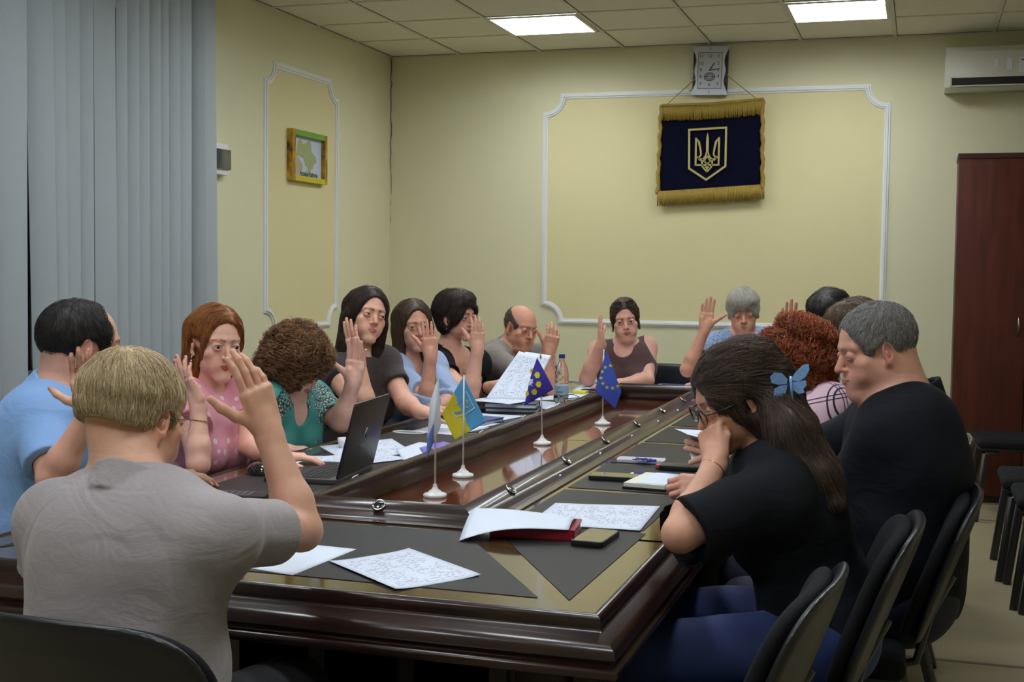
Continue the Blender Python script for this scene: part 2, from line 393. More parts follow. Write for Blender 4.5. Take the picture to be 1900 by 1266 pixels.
b = MB(); b.tube([(-.006, -.040, -.001), (.072, -.040, .012)], [.003, .0015], 6); b.build('minute_hand', MATS['black_plastic'], ck)
b = MB()
for q in range(2): b.tube([(.036*math.cos(t)*(1-.35*q), -.0345, -.042+.026*math.sin(t)*(1-.4*q)) for t in np.linspace(0, 2*math.pi, 18)[:-1]], .0022, 4, closed=True)
b.box((-.038, -.036, -.044), (.038, -.034, -.040)); b.build('emblem', MATS['clock_ink'], dial)
b = MB(); b.box((-.002, -.036, .130), (.002, -.0305, .15)); b.box((-.002, -.036, -.15), (.002, -.0305, -.132)); b.build('mark', mat('gold', srgb(170, 140, 60), .35, metal=.6), ck)
# banner with trident shield
bn = empty('banner', (2.36, -.03, 2.22)); tag(bn, 'dark navy velvet banner with gold trident shield and gold fringe', 'banner')
m_navy = mat('navy_velvet', srgb(10, 11, 34), .9, spec=.1, noise=.25, nscale=10)
m_gold = mat('gold_thread', srgb(150, 125, 45), .55, noise=.35, nscale=60, bump=.6, bscale=300)
m_emb = mat('gold_embroidery', srgb(185, 172, 105), .5)
def clothz(x, z): return -.003*math.sin(x*9+z*3)-.002*math.sin(x*23-z*5)-.003
def topz(x): return .335+.012*(x/.34)-.010*(1-(x/.34)**2)
b = MB(); b.grid(lambda u, v: ((u-.5)*.67+.01*math.sin(v*3)*(1 if u > .5 else -1), clothz((u-.5)*.67, v*.6), (topz((u-.5)*.67)-.03)*(1-v)+(-.275+.015*u)*v), 30, 24)
cl = b.build('cloth', m_navy, bn, smooth=True); sm = cl.modifiers.new('s', 'SOLIDIFY'); sm.thickness = .004
random.seed(4)
def fringe(x0, x1, ztf, L, nm):
    b = MB(); n = 150
    for i in range(n):
        x = x0+(x1-x0)*i/(n-1); zt = ztf(x); y = clothz(x, 0)-.014; l = L*(1+random.uniform(-.06, .06)); s = random.uniform(-.004, .004)
        b.tube([(x, y, zt), (x+s*.5, y-.003, zt-l*.5), (x+s, y-.001+random.uniform(-.003, .002), zt-l)], [.003, .0034, .0028], 5)
    return b.build(nm, m_gold, bn, smooth=True)
fringe(-.345, .35, topz, .105, 'top_fringe'); fringe(-.355, .365, lambda x: -.245+.02*x/.34, .10, 'bottom_fringe')
for sx in (-1, 1):
    b = MB(); xs = [sx*.342+(.014*v if sx > 0 else -.014*v)+.004*math.sin(v*30) for v in np.linspace(0, 1, 30)]
    b.tube([(x, clothz(x, 0)-.008, topz(sx*.34)-.01-v*(.60)) for x, v in zip(xs, np.linspace(0, 1, 30))], [.013+.003*math.sin(k*2.1) for k in range(30)], 8)
    b.build('side_braid', m_gold, bn, smooth=True)
b = MB(); b.tube([(-.335, -.016, topz(-.34)-.006), (0, -.014, topz(0)-.006), (.345, -.016, topz(.34)-.006)], .011, 8); b.build('rod', m_gold, bn, smooth=True)
b = MB(); b.tube([(-.30, -.018, topz(-.34)), (-.105, -.014, .495)], .003, 5); b.build('hanging_cord', m_gold, bn); b = MB(); b.tube([(.30, -.018, topz(.34)), (.10, -.014, .51)], .003, 5); b.build('hanging_cord', m_gold, bn)
# shield + trident as thin raised embroidery
def ribbon(b, pts, w, y=-.0185, closed=False, t=.003):
    pts = [np.array(p, float) for p in pts]; K = len(pts); vs = []
    for i in range(K):
        a = pts[(i-1) % K] if (closed or i) else pts[i]; c = pts[(i+1) % K] if (closed or i < K-1) else pts[i]
        if closed or 0 < i < K-1:
            t1 = (pts[i]-a)/np.linalg.norm(pts[i]-a); t2 = (c-pts[i])/np.linalg.norm(c-pts[i]); n1 = np.array([-t1[1], t1[0]]); n2 = np.array([-t2[1], t2[0]]); m = n1+n2; m /= np.linalg.norm(m); m /= max(.45, m @ n1)
        else:
            t1 = (c-a)/np.linalg.norm(c-a); m = np.array([-t1[1], t1[0]])
        ww = w[i] if isinstance(w, (list, tuple)) else w
        for s_ in (1, -1): q = pts[i]+m*ww/2*s_; vs += [(q[0], y, q[1]), (q[0], y-t, q[1])]
    fs = []
    for i in range(K if closed else K-1):
        j = (i+1) % K; A = i*4; B = j*4
        fs += [(A+1, B+1, B+3, A+3), (A, A+1, A+1, B+1)[:0] or (A, B, B+1, A+1), (A+3, B+3, B+2, A+2)]
    if not closed: fs += [(0, 1, 3, 2), ((K-1)*4+2, (K-1)*4+3, (K-1)*4+1, (K-1)*4)]
    b.add(vs, fs)
sc = 1.0; cx0, cz0 = -.022, .0
sh = [(-.122, .148), (.128, .158), (.128, -.10), (.0, -.19), (-.118, -.112)]
b = MB(); ribbon(b, [(cx0+x, cz0+z) for x, z in sh], .0135, closed=True); b.build('shield_border', m_emb, bn)
b = MB()
def rb(pts, w): ribbon(b, [(cx0+.004+x, cz0+z) for x, z in pts], w)
rb([(0, .12), (-.004, .08), (0, .0), (0, -.02)][::1] and [(0, .125), (0, .10), (0, .06), (0, .0)], [.002, .014, .018, .016])
for s_ in (-1, 1):
    rb([(s_*.078, .095), (s_*.078, .0), (s_*.078, -.095)], .012)             # outer post
    rb([(s_*.078, -.09), (s_*.04, -.09), (0, -.09)], .012)                   # foot bar
    rb([(s_*.078, .095), (s_*.058, .065), (s_*.048, .02), (s_*.042, -.02), (s_*.06, -.045), (s_*.045, -.06)], [.004, .014, .012, .010, .012, .01])
    rb([(s_*.078, -.032), (s_*.055, -.045), (s_*.03, -.055), (s_*.01, -.075)], .010)
    rb([(s_*.004, .0), (s_*.012, -.03), (s_*.035, -.06), (s_*.032, -.10), (s_*.0, -.138)], [.008, .010, .011, .011, .008])
    rb([(0, -.03), (s_*.018, -.06), (0, -.09), (-s_*.012, -.11)], .008)
rb([(0, -.09), (0, -.135)], .010)
b.build('trident', m_emb, bn)
# air conditioner
ac = empty('air_conditioner', (4.28, 0, 2.70)); tag(ac, 'white wall-mounted air conditioner above the brown cabinet', 'air conditioner')
b = MB(); prof = [(0, -.135), (-.17, -.135), (-.195, -.120), (-.205, -.04), (-.20, .10), (-.17, .135), (0, .135)]
n = len(prof); vs = [(-.43, p[0], p[1]) for p in prof]+[(.43, p[0], p[1]) for p in prof]
b.add(vs, [tuple(range(n)), tuple(range(2*n-1, n-1, -1))]+[(i, i+n, (i+1) % n+n, (i+1) % n) for i in range(n)])
b.build('body', mat('ac_plastic', srgb(205, 203, 190), .22, coat=.3), ac, bevel=.006)
b = MB(); b.box((-.395, -.204, -.112), (.40, -.175, -.062)); b.build('air_outlet', mat('black_gap', (.01, .01, .01), .7), ac)
b = MB(); b.box((-.385, -.216, -.118), (.39, -.206, -.110), ); b.box((-.40, -.209, -.115), (-.388, -.18, -.055)); b.build('louvre', MATS['ac_plastic'], ac, bevel=.002)
m_st = mat('sticker', srgb(215, 215, 222), .3)
for a_, c_ in (((-.07, -.2065, -.02), (-.035, -.2035, .05)), ((-.145, -.2065, 0), (-.12, -.2035, .05)), ((.0, -.2065, -.04), (.06, -.2035, .055))): b = MB(); b.box(a_, c_); b.build('sticker', m_st, ac)
b = MB(); b.box((.015, -.2075, .034), (.047, -.2066, .042)); b.build('brand_mark', MATS['clock_ink'], ac)
# cabinet (tall, two doors) with lock and handles
CY = -.40
m_cab = wood('cabinet_wood', srgb(76, 36, 27), srgb(94, 46, 33), .5, 0., spec=.25, scale=(3, 3, .35), dist=1.5)
cb = empty('cabinet', (4.36, CY, 0)); tag(cb, 'tall reddish-brown wooden two-door cabinet under the air conditioner', 'cabinet')
x0, x1 = 3.945-4.36, 4.82-4.36
ct = 2.14
b = MB(); b.box((x0, .02, .04), (x1, -CY-.005, ct-.02)); b.box((x0-.005, -.005, ct-.02), (x1+.005, -CY-.005, ct+.01)); b.box((x0+.02, .05, 0), (x1-.02, .36, .04)); b.build('body', mat('cabinet_dark', srgb(60, 24, 16), .45), cb)
mid = 4.36+.005
for q, (a0, a1) in enumerate(((x0+.002, -.003), (.003, x1-.002))):
    b = MB(); b.box((a0, 0, .05), (a1, .019, ct-.022)); d = b.build('door', m_cab, cb, bevel=.002)
    hx = -.045 if q == 0 else .045
    b = MB(); b.tube([(hx, 0, 1.04), (hx, -.028, 1.055), (hx, -.034, 1.10), (hx, -.028, 1.145), (hx, 0, 1.16)], [.004, .006, .007, .006, .004], 8); b.build('handle', mat('brushed_metal', srgb(160, 155, 145), .3, metal=1.), d, smooth=True)
    if q: b = MB(); b.lathe([(.001, 0), (.009, 0), (.009, .006), (.006, .012), (.001, .012)], n=12, M=Matrix.Translation((.02, 0, 1.235)) @ Matrix.Rotation(R(90), 4, 'X')); b.build('lock', MATS['brushed_metal'], d)
# ================================================================= TABLE
TX0, TX1, TY0, TY1, TZ = 1.69, 3.185, -6.485, -1.62, .76
FX0, FX1, FY0, FY1 = 2.155, 2.715, -5.80, -1.98     # foot of the raised inner rim
m_tw = wood('table_wood', srgb(34, 18, 14), srgb(48, 26, 19), .30, .22, scale=(1, 1, 1), dist=2)
m_band = wood('table_band', srgb(74, 56, 34), srgb(88, 66, 38), .12, .9, scale=(1.5, 1.5, 1), dist=2)
m_trough = wood('trough_wood', srgb(92, 44, 22), srgb(118, 60, 30), .08, 1., scale=(2, .4, 1), dist=2)
m_leather = mat('leather_inlay', srgb(33, 33, 32), .46, spec=.28, noise=.1, nscale=6, bump=.5, bscale=350)
m_chrome = mat('chrome', srgb(200, 200, 205), .12, metal=1.)
tb = empty('conference_table', (2.44, -4.05, 0)); tag(tb, 'long dark wooden conference table with sunken centre and leather inlays', 'table')
def T(mb): # shift into table frame
    mb.v = [(v[0]-2.44, v[1]+4.05, v[2]) for v in mb.v]; return mb
b = MB()
b.rectsweep([(-.004, TZ-.06), (-.004, TZ), (.0, TZ)], TX0, TX1, TY0, TY1)
b.box((TX0, TY0, TZ-.05), (TX1, FY0+.02, TZ)); b.box((TX0, FY1-.02, TZ-.05), (TX1, TY1, TZ)); b.box((TX0, FY0, TZ-.05), (FX0+.02, FY1, TZ)); b.box((FX1-.02, FY0, TZ-.05), (TX1, FY1, TZ))
T(b).build('tabletop', m_band, tb)
b = MB()
b.rectsweep([(-.006, TZ+.0), (-.004, TZ+.004), (.004, TZ+.004), (.010, TZ-.002), (.013, TZ-.012), (.011, TZ-.022), (.016, TZ-.028), (.034, TZ-.040), (.046, TZ-.052), (.050, TZ-.066), (.040, TZ-.074), (.044, TZ-.080), (.052, TZ-.084), (.056, TZ-.092), (.052, TZ-.102), (.03, TZ-.105), (-.05, TZ-.105), (-.05, TZ-.06)], TX0, TX1, TY0, TY1)
T(b).build('edge_moulding', m_tw, tb, smooth=50)
b = MB()
pr_ = [(.028, TZ), (.028, TZ+.004), (.012, TZ+.006), (.0, TZ+.004), (-.006, TZ+.008), (-.020, TZ+.012), (-.030, TZ+.022), (-.052, TZ+.040), (-.062, TZ+.044), (-.072, TZ+.040), (-.078, TZ+.030), (-.074, TZ-.01), (-.070, TZ-.03), (-.062, TZ-.043)]
b.rectsweep(pr_, FX0, FX1, FY0, FY1)
T(b).build('inner_rim', m_tw, tb, smooth=40)
b = MB(); b.box((FX0+.03, FY0+.03, .70), (FX1-.03, FY1-.03, .719)); T(b).build('centre_well', m_trough, tb)
b = MB(); b.box((FX0+.06, -3.79, .7192), (FX1-.06, -3.785, .7198)); b.box((FX0+.06, -3.20, .7192), (FX0+.065, -3.785, .7195)); T(b).build('seam', mat('seam_light', srgb(120, 90, 60), .3), tb)
# leather inlays
def inlay(P):
    b = MB(); b.prism(P, TZ, TZ+.0012); b.box((0,0,0),(0,0,0)) if False else None
    T(b).build('inlay', m_leather, tb)
    g = MB(); ribbon_flat(g, P, .0022, TZ+.0014); T(g).build('inlay_edge', mat('inlay_line', srgb(24, 17, 13), .5), tb)
def ribbon_flat(b, P, w, z):
    K = len(P)
    for i in range(K):
        p = np.array(P[i]); q = np.array(P[(i+1) % K]); t = (q-p)/np.linalg.norm(q-p); n = np.array([-t[1], t[0]])*w/2
        b.add([(*(p-n), z), (*(q-n), z), (*(q+n), z), (*(p+n), z)], [(0, 1, 2, 3)])
xo, xi = 3.105, 2.765
CT = [-5.695, -5.150, -4.612, -4.045, -3.505, -2.975, -2.42]; g = .02
for i in range(len(CT)-1):
    inlay([(xi, CT[i]+g), (xo, CT[i]+g), (xo, CT[i+1]-g), (xi, CT[i+1]-g)])
    inlay([(4.88-xo, CT[i]+g), (4.88-xi, CT[i]+g), (4.88-xi, CT[i+1]-g), (4.88-xo, CT[i+1]-g)])
inlay([(3.108, -6.39), (3.118, CT[0]-g), (2.775, CT[0]-g), (2.765, -5.80)])
inlay([(1.772, -6.39), (4.88-2.765, -5.80), (4.88-2.775, CT[0]-g), (1.762, CT[0]-g)])
inlay([(1.835, -6.395), (3.045, -6.395), (2.70, -5.86), (2.18, -5.86)])
inlay([(2.20, -1.90), (2.68, -1.90), (3.0, -1.70), (1.88, -1.70)])
# microphone ports on the sloping inner rim
def port(x, y, nx, ny):
    n = Vector((nx*.62, ny*.62, .78)).normalized(); q = n.to_track_quat('Z', 'Y').to_matrix().to_4x4()
    M = Matrix.Translation((x-2.44, y+4.05, TZ+.031)) @ q
    b = MB(); b.lathe([(.0165, 0), (.019, .003), (.0175, .006), (.0145, .0055), (.013, .001)], n=24, M=M); o = b.build('port_ring', m_chrome, tb, smooth=True)
    b = MB(); b.lathe([(.001, .0005), (.0145, .0005), (.0145, .003), (.008, .0045), (.001, .005)], n=20, M=M); b.build('port_cap', mat('port_black', (.015, .017, .02), .12, coat=.5), o, smooth=True)
for y in (-5.409, -4.821, -4.287, -3.746, -3.213, -2.70, -2.2): port(FX1-.041, y, 1, 0)
for y in (-5.40, -4.81, -4.28, -3.74, -3.21, -2.70): port(FX0+.041, y, -1, 0)
port(2.431, FY0+.041, 0, -1); port(2.431, FY1-.041, 0, 1)
for y in (-4.994, -4.476, -3.965, -3.448, -2.989):
    b = MB(); b.lathe([(.001, 0), (.006, 0), (.006, .006), (.004, .009), (.001, .010)], c=(2.703-2.44, y+4.05, TZ+.006), n=10); b.build('rim_screw', m_chrome, tb, smooth=True)
# pedestal under the top
b = MB(); b.box((1.98, -6.12, .06), (2.90, -1.95, .66)); b.box((1.93, -6.17, 0), (2.95, -1.9, .06))
for x in np.linspace(2.0, 2.88, 5): b.box((x-.02, -6.135, .06), (x+.02, -6.11, .66))
for y in np.linspace(-6.1, -2.0, 9): b.box((1.965, y-.02, .06), (2.915, y+.02, .66))
T(b).build('pedestal', mat('pedestal_wood', srgb(34, 17, 14), .35), tb)
# ================================================================= PAPER
def print_mat(name, seed, lx=.19, ly=.27, cols=True, dens=.62):
    """white paper with grey lines of tiny print: rows along local y"""
    m = mat(name, srgb(212, 222, 240), .6); nt = m.node_tree; bs = nt.nodes['Principled BSDF']
    tc = nt.nodes.new('ShaderNodeTexCoord'); sp = nt.nodes.new('ShaderNodeSeparateXYZ'); nt.links.new(tc.outputs['UV'], sp.inputs[0])
    def math_(op, a, b_=None):
        n = nt.nodes.new('ShaderNodeMath'); n.operation = op
        for i, v in enumerate((a, b_)):
            if v is None: continue
            if isinstance(v, (int, float)): n.inputs[i].default_value = v
            else: nt.links.new(v, n.inputs[i])
        return n.outputs[0]
    rows = math_('GREATER_THAN', math_('FRACT', math_('MULTIPLY', sp.outputs[1], 30.)), .5)
    cb_ = nt.nodes.new('ShaderNodeCombineXYZ'); nt.links.new(math_('MULTIPLY', sp.outputs[0], 28.), cb_.inputs[0]); nt.links.new(math_('FLOOR', math_('MULTIPLY', sp.outputs[1], 30.)), cb_.inputs[1]); cb_.inputs[2].default_value = seed*3.7
    wn = nt.nodes.new('ShaderNodeTexNoise'); wn.inputs['Scale'].default_value = .9; wn.inputs['Detail'].default_value = 2; nt.links.new(cb_.outputs[0], wn.inputs['Vector'])
    word = math_('GREATER_THAN', wn.outputs['Fac'], dens-.12)
    big = nt.nodes.new('ShaderNodeTexNoise'); big.inputs['Scale'].default_value = 5; nt.links.new(tc.outputs['UV'], big.inputs['Vector'])
    blk = math_('GREATER_THAN', big.outputs['Fac'], .44)
    inx = math_('MULTIPLY', math_('GREATER_THAN', sp.outputs[0], .1), math_('LESS_THAN', sp.outputs[0], .92))
    iny = math_('MULTIPLY', math_('GREATER_THAN', sp.outputs[1], .07), math_('LESS_THAN', sp.outputs[1], .93))
    ink = math_('MULTIPLY', math_('MULTIPLY', rows, word), math_('MULTIPLY', blk, math_('MULTIPLY', inx, iny)))
    mx = nt.nodes.new('ShaderNodeMix'); mx.data_type = 'RGBA'; mx.inputs[6].default_value = (*srgb(212, 222, 240), 1); mx.inputs[7].default_value = (*srgb(112, 120, 138), 1)
    nt.links.new(math_('MULTIPLY', ink, .6), mx.inputs[0]); nt.links.new(mx.outputs[2], bs.inputs['Base Color'])
    return m
m_paper = mat('paper', srgb(214, 224, 240), .6); m_print = [print_mat('printed_paper_%d' % k, k) for k in range(3)]
for m in [m_paper]+m_print:
    m.node_tree.nodes['Principled BSDF'].inputs['Subsurface Weight'].default_value = 0
def sheet(c4, z, label, group=None, m=None, curl=None, name='paper_sheet', cat='paper', nu=10, nv=10, thick=.0006, parent=None):
    """c4: four room-plane corners (x, y), order round the sheet; z number or function(u, v)"""
    c4 = [np.array(c[:2]) for c in c4]; ctr = sum(c4)/4; b = MB()
    z0 = z if isinstance(z, float) else TZ
    def f(u, v):
        p = (c4[0]*(1-u)+c4[1]*u)*(1-v)+(c4[3]*(1-u)+c4[2]*u)*v
        zz = (z if isinstance(z, float) else z(u, v))
        if curl: zz += curl(u, v)
        return (p[0]-ctr[0], p[1]-ctr[1], zz-z0)
    b.grid(f, nu, nv); me = b.mesh(name)
    uv = me.uv_layers.new(name='UV')
    for lp in me.loops:
        i = lp.vertex_index; uv.data[lp.index].uv = ((i % (nu+1))/nu, (i//(nu+1))/nv)
    o = link(name, me, m or m_paper, parent, (ctr[0], ctr[1], z0), True)
    s_ = o.modifiers.new('s', 'SOLIDIFY'); s_.thickness = thick; s_.offset = 1
    if label: tag(o, label, cat, group)
    return o
ZT = TZ+.0018
# sheets near edge (photo left), four corners fitted on the table plane
sheet([(2.22, -6.33), (2.395, -6.115), (2.535, -6.125), (2.515, -6.40)][::1], ZT, 'white sheet under the raised elbow of the man in the grey polo', m=m_paper)
sheet([(2.534, -6.267), (2.648, -6.088), (2.884, -6.269), (2.765, -6.444)], ZT, 'printed sheet alone at the near edge of the table, turned diagonally', m=m_print[0], curl=lambda u, v: .004*(2*u-1)**4)
# corner stack: printed sheets, red book, big curled sheet, phone
sheet([(2.815, -5.70), (2.800, -5.395), (3.012, -5.36), (3.03, -5.69)], ZT, 'printed sheet lying left in the pair beside the red notebook', m=m_print[1])
sheet([(2.905, -5.70), (2.885, -5.39), (3.082, -5.345), (3.100, -5.69)], ZT+.0016, 'printed sheet with a full page of lines, right of the red notebook', m=m_print[2])
def book(name, label, cat, loc, rz, w, l, h, cover, pages=None, group=None, spine=True):
    o = empty(name, loc, rz); tag(o, label, cat, group)
    b = MB(); b.rbox((-w/2, -l/2, 0), (w/2, l/2, .003), .004); b.rbox((-w/2, -l/2, h-.003), (w/2, l/2, h), .004)
    b.rbox((-w/2, -l/2, 0), (-w/2+.006, l/2, h), .003)
    b.build('cover', cover, o, smooth=35)
    b = MB(); b.box((-w/2+.005, -l/2+.004, .0028), (w/2-.004, l/2-.004, h-.0028)); b.build('pages', pages or m_paper, o)
    return o
m_red = mat('red_leatherette', srgb(150, 18, 42), .4, bump=.4, bscale=500)
book('notebook', 'thick red notebook under the curled white sheet', 'notebook', (2.866, -5.80, ZT), R(97), .150, .205, .024, m_red)
def big(u, v):
    h = .032+.010*math.sin(min(1, max(0, v))*math.pi)*(1-u*.3); 
    if u < .35: h = .032-(.35-u)*.075+.006*math.sin(v*3)
    return TZ+max(.004, h)+.012*math.exp(-((u-.95)**2)/.01)*(v < .5)
sheet([(2.725, -5.965), (2.965, -5.868), (2.945, -5.715), (2.665, -5.70)][::1], lambda u, v: TZ+.031+(-.028*(1-u)**3*(1-v))+.014*math.sin(v*math.pi)*(.35+.3*u)+.004*math.sin(u*4), 'large blank white sheet curling over the red notebook', m=m_paper, nu=16, nv=16)
def phone(label, loc, rz, w, l, h, mb, ms, name='smartphone', cat='phone'):
    o = empty(name, loc, rz); tag(o, label, cat)
    b = MB(); b.rbox((-w/2, -l/2, 0), (w/2, l/2, h), .010, n=5); b.build('body', mb, o, bevel=.0015)
    b = MB(); b.rbox((-w/2+.003, -l/2+.003, h), (w/2-.003, l/2-.003, h+.0006), .008, n=5); b.build('screen', ms, o)
    return o
m_bp = mat('black_rubber', (.012, .013, .015), .35); m_glass = mat('black_glass', (.02, .02, .02), .06, coat=1.); m_wp = mat('white_phone', srgb(205, 208, 228), .3)
phone('black phone lying beside the red notebook at the table corner', (3.024, -5.84, ZT), R(-3), .078, .155, .013, m_bp, m_glass)
phone('black tablet on the table left of the open notepad', (2.868, -4.935, ZT), R(92), .085, .165, .013, m_bp, m_glass, 'tablet', 'tablet')
phone('pale lilac phone on the table with blue earphones on it', (2.862, -4.545, ZT), R(95), .075, .16, .010, m_wp, mat('white_phone_back', srgb(208, 210, 232), .2))
o = empty('notepad', (2.99, -4.985, ZT), R(-6)); tag(o, 'small open notepad with black cover under a closed fist', 'notepad')
b = MB(); b.rbox((-.06, -.115, 0), (.075, .115, .006), .006); b.build('cover', m_bp, o, bevel=.001)
b = MB(); b.box((-.056, -.11, .006), (.07, .11, .017)); b.build('pages', mat('cream_pages', srgb(222, 224, 210), .6), o)
b = MB(); b.box((-.02, -.10, .0171), (.068, .108, .0185)); b.build('loose_sheet', m_paper, o)
def pen(label, p, q, z, col, parent=None, r=.0045, name='pen'):
    o = empty(name, ((p[0]+q[0])/2, (p[1]+q[1])/2, z)); c = np.array([(p[0]+q[0])/2, (p[1]+q[1])/2]); tag(o, label, 'pen')
    P = [np.array([*(np.array(p)*(1-t)+np.array(q)*t-c), r]) for t in (0, .06, .12, .5, .9, 1)]
    b = MB(); b.tube(P[1:], [r*.7, r, r*1.05, r, r*.7], 10); b.build('barrel', col, o, smooth=True)
    b = MB(); b.tube([P[0], P[1]], [.0008, r*.7], 8); b.build('tip', m_chrome, o)
    return o
m_bluep = mat('blue_plastic', srgb(36, 44, 170), .3)
pen('blue ballpoint pen lying across the black tablet and notepad', (2.888, -4.83), (3.02, -4.80), ZT, m_bluep)
o = empty('earphones', (2.873, -4.60, ZT+.0105)); tag(o, 'blue earphones bunched on the pale lilac phone', 'earphones')
b = MB(); random.seed(8)
pts = [(.03*math.cos(k*.9)*random.uniform(.5, 1), .014*math.sin(k*1.3), .003+.006*random.random()) for k in range(26)]
b.tube(pts, .0016, 6); b.tube([(-.005, .02, .004), (.03, .03, .004), (.02, .045, .003)], .0014, 5); b.build('cable', m_bluep, o, smooth=True)
b = MB(); b.lathe([(.001, 0), (.010, .001), (.011, .005), (.008, .009), (.001, .010)], c=(.042, -.004, 0), n=14); b.lathe([(.001, 0), (.009, .001), (.009, .006), (.001, .009)], c=(.028, -.010, 0), n=14); b.build('earbud', m_bluep, o, smooth=True)
o = empty('eyeglass_case', (3.035, -4.66, ZT), R(92)); tag(o, 'black flat case with a red end beside the lilac phone', 'case')
b = MB(); b.rbox((-.045, -.085, 0), (.035, .085, .016), .012, n=4); b.build('body', m_bp, o, bevel=.004)
b = MB(); b.box((-.025, .083, .004), (.020, .098, .013)); b.build('tab', mat('red_plastic', srgb(190, 70, 70), .4), o)
# papers held by the person behind: sheet pair mid right
sheet([(2.80, -2.52), (2.80, -2.28), (2.98, -2.28), (2.98, -2.50)], ZT, 'white sheet near the hand of the grey-haired man at the far end', m=m_paper)
# ---------------------------------------------------------------- left side of the table
lp = empty('laptop', (1.985, -5.19, ZT)); lp.rotation_euler = (0, 0, R(-92+8)); tag(lp, 'dark grey laptop with its lid open on the near left of the table', 'laptop')
# local: +x right of keyboard, +y from user to hinge
m_lap = mat('laptop_grey', srgb(92, 90, 92), .35, metal=.6); m_lid = mat('laptop_lid', srgb(48, 47, 50), .35, metal=.4)
lw, ll = .345, .235
b = MB(); b.rbox((-lw/2, -ll/2, 0), (lw/2, ll/2, .014), .010); b.build('base', m_lap, lp, bevel=.0015)
b = MB()
for r_ in range(6):
    for c in range(15): x0 = -lw/2+.022+c*.0202; y0 = ll/2-.035-r_*.019; b.box((x0, y0-.0165, .014), (x0+.0175, y0, .0155))
b.build('keyboard', mat('keys', srgb(38, 38, 42), .5), lp)
b = MB(); b.rbox((-.05, -ll/2+.01, .014), (.05, -ll/2+.075, .0145), .004); b.build('touchpad', mat('touchpad', srgb(80, 78, 80), .3, metal=.5), lp)
Ml = Matrix.Translation((0, ll/2-.004, .014)) @ Matrix.Rotation(R(-14), 4, 'X')
b = MB(); P_ = Ml @ Matrix.Rotation(R(90), 4, 'X')
b.rbox((-lw/2, 0, -.003), (lw/2, ll, .003), .010, M=P_); lid = b.build('lid', m_lid, lp, bevel=.001)
b = MB(); b.box((-lw/2+.006, .012, .003), (lw/2-.006, ll-.008, .0035), P_); b.build('screen', m_glass, lid)
tm = text_mesh('Hetta', .022, .0004, True); o = link('logo', tm, mat('logo_silver', srgb(130, 130, 135), .3, metal=.5), lid)
o.matrix_local = Ml @ Matrix.Translation((0, .0035, .085)) @ Matrix.Rotation(R(90), 4, 'X') @ Matrix.Rotation(R(180), 4, 'Y')
b = MB(); b.tube([(-.012, .0040, .112), (-.004, .004, .128), (-.001, .004, .142), (.008, .004, .126), (.012, .004, .112)], .002, 5); o = b.build('logo_mark', MATS['logo_silver'], lid); o.matrix_local = Ml
ms = empty('computer_mouse', (1.805, -5.25, ZT), R(60)); tag(ms, 'black computer mouse left of the laptop', 'computer mouse')
b = MB()
b.grid(lambda u, v: (.031*math.cos(u*2*math.pi)*math.sin(v*math.pi/2), .054*math.sin(u*2*math.pi)*math.sin(v*math.pi/2), .034*math.cos(v*math.pi/2)**.8+.001), 28, 10)
b.build('body', mat('gloss_black', (.01, .01, .012), .12, coat=.6), ms, smooth=True)
b = MB(); b.tube([(0, .046, .016), (0, .034, .026), (0, .024, .030)], .004, 8); b.build('scroll_wheel', m_bp, ms, smooth=True)
o = empty('calculator', (1.955, -5.63, ZT), R(-75)); tag(o, 'black keypad device lying near the raised forearm, half hidden', 'calculator')
b = MB(); b.rbox((-.045, -.08, 0), (.045, .08, .010), .006); b.build('body', m_bp, o, bevel=.001)
b = MB(); [b.box((-.035+.018*i, -.065+.018*j, .010), (-.022+.018*i, -.053+.018*j, .0115)) for i in range(4) for j in range(6)]; b.build('keys', mat('keys_grey', srgb(90, 92, 96), .4), o)
tA = 'printed sheet on the near left of the table, '
sheet([(1.62+.08, -4.62), (1.95, -4.92), (2.07, -4.63), (1.86, -4.33)], ZT, 'printed sheet farthest from the laptop keyboard, in front of the curly-haired woman', m=m_print[1])
sheet([(1.82, -5.13), (2.02, -5.21), (2.11, -4.93), (1.90, -4.80)][::1], ZT+.002, 'printed sheet lying beside the keyboard edge, half under the laptop', m=m_print[2]) if False else None
sheet([(1.79, -4.96), (1.99, -5.06), (2.12, -4.78), (1.92, -4.69)], ZT+.0015, 'printed sheet overlapping the laptop keyboard, its corner to the table edge', m=m_print[0], curl=lambda u, v: .006*(1-v)**2)
sheet([(1.735, -5.09), (1.93, -5.03), (1.90, -4.83), (1.70, -4.90)], ZT+.003, 'blank white sheet lying next to the laptop keyboard and mouse', m=m_paper)
sheet([(2.00, -4.62), (2.13, -4.86), (2.14, -4.45), (2.0, -4.40)], ZT+.003, 'white and violet leaflet behind the laptop lid', m=None)
b = MB(); o = sheet([(2.06, -4.55), (2.135, -4.70), (2.145, -4.42), (2.08, -4.36)], ZT+.0045, 'small violet and blue printed card sticking out behind the laptop', m=mat('violet_print', srgb(120, 110, 200), .5, noise=.4, nscale=25), cat='card', name='printed_card')
o = empty('door_knob_plug', (0,0,0)); bpy.data.objects.remove(o)
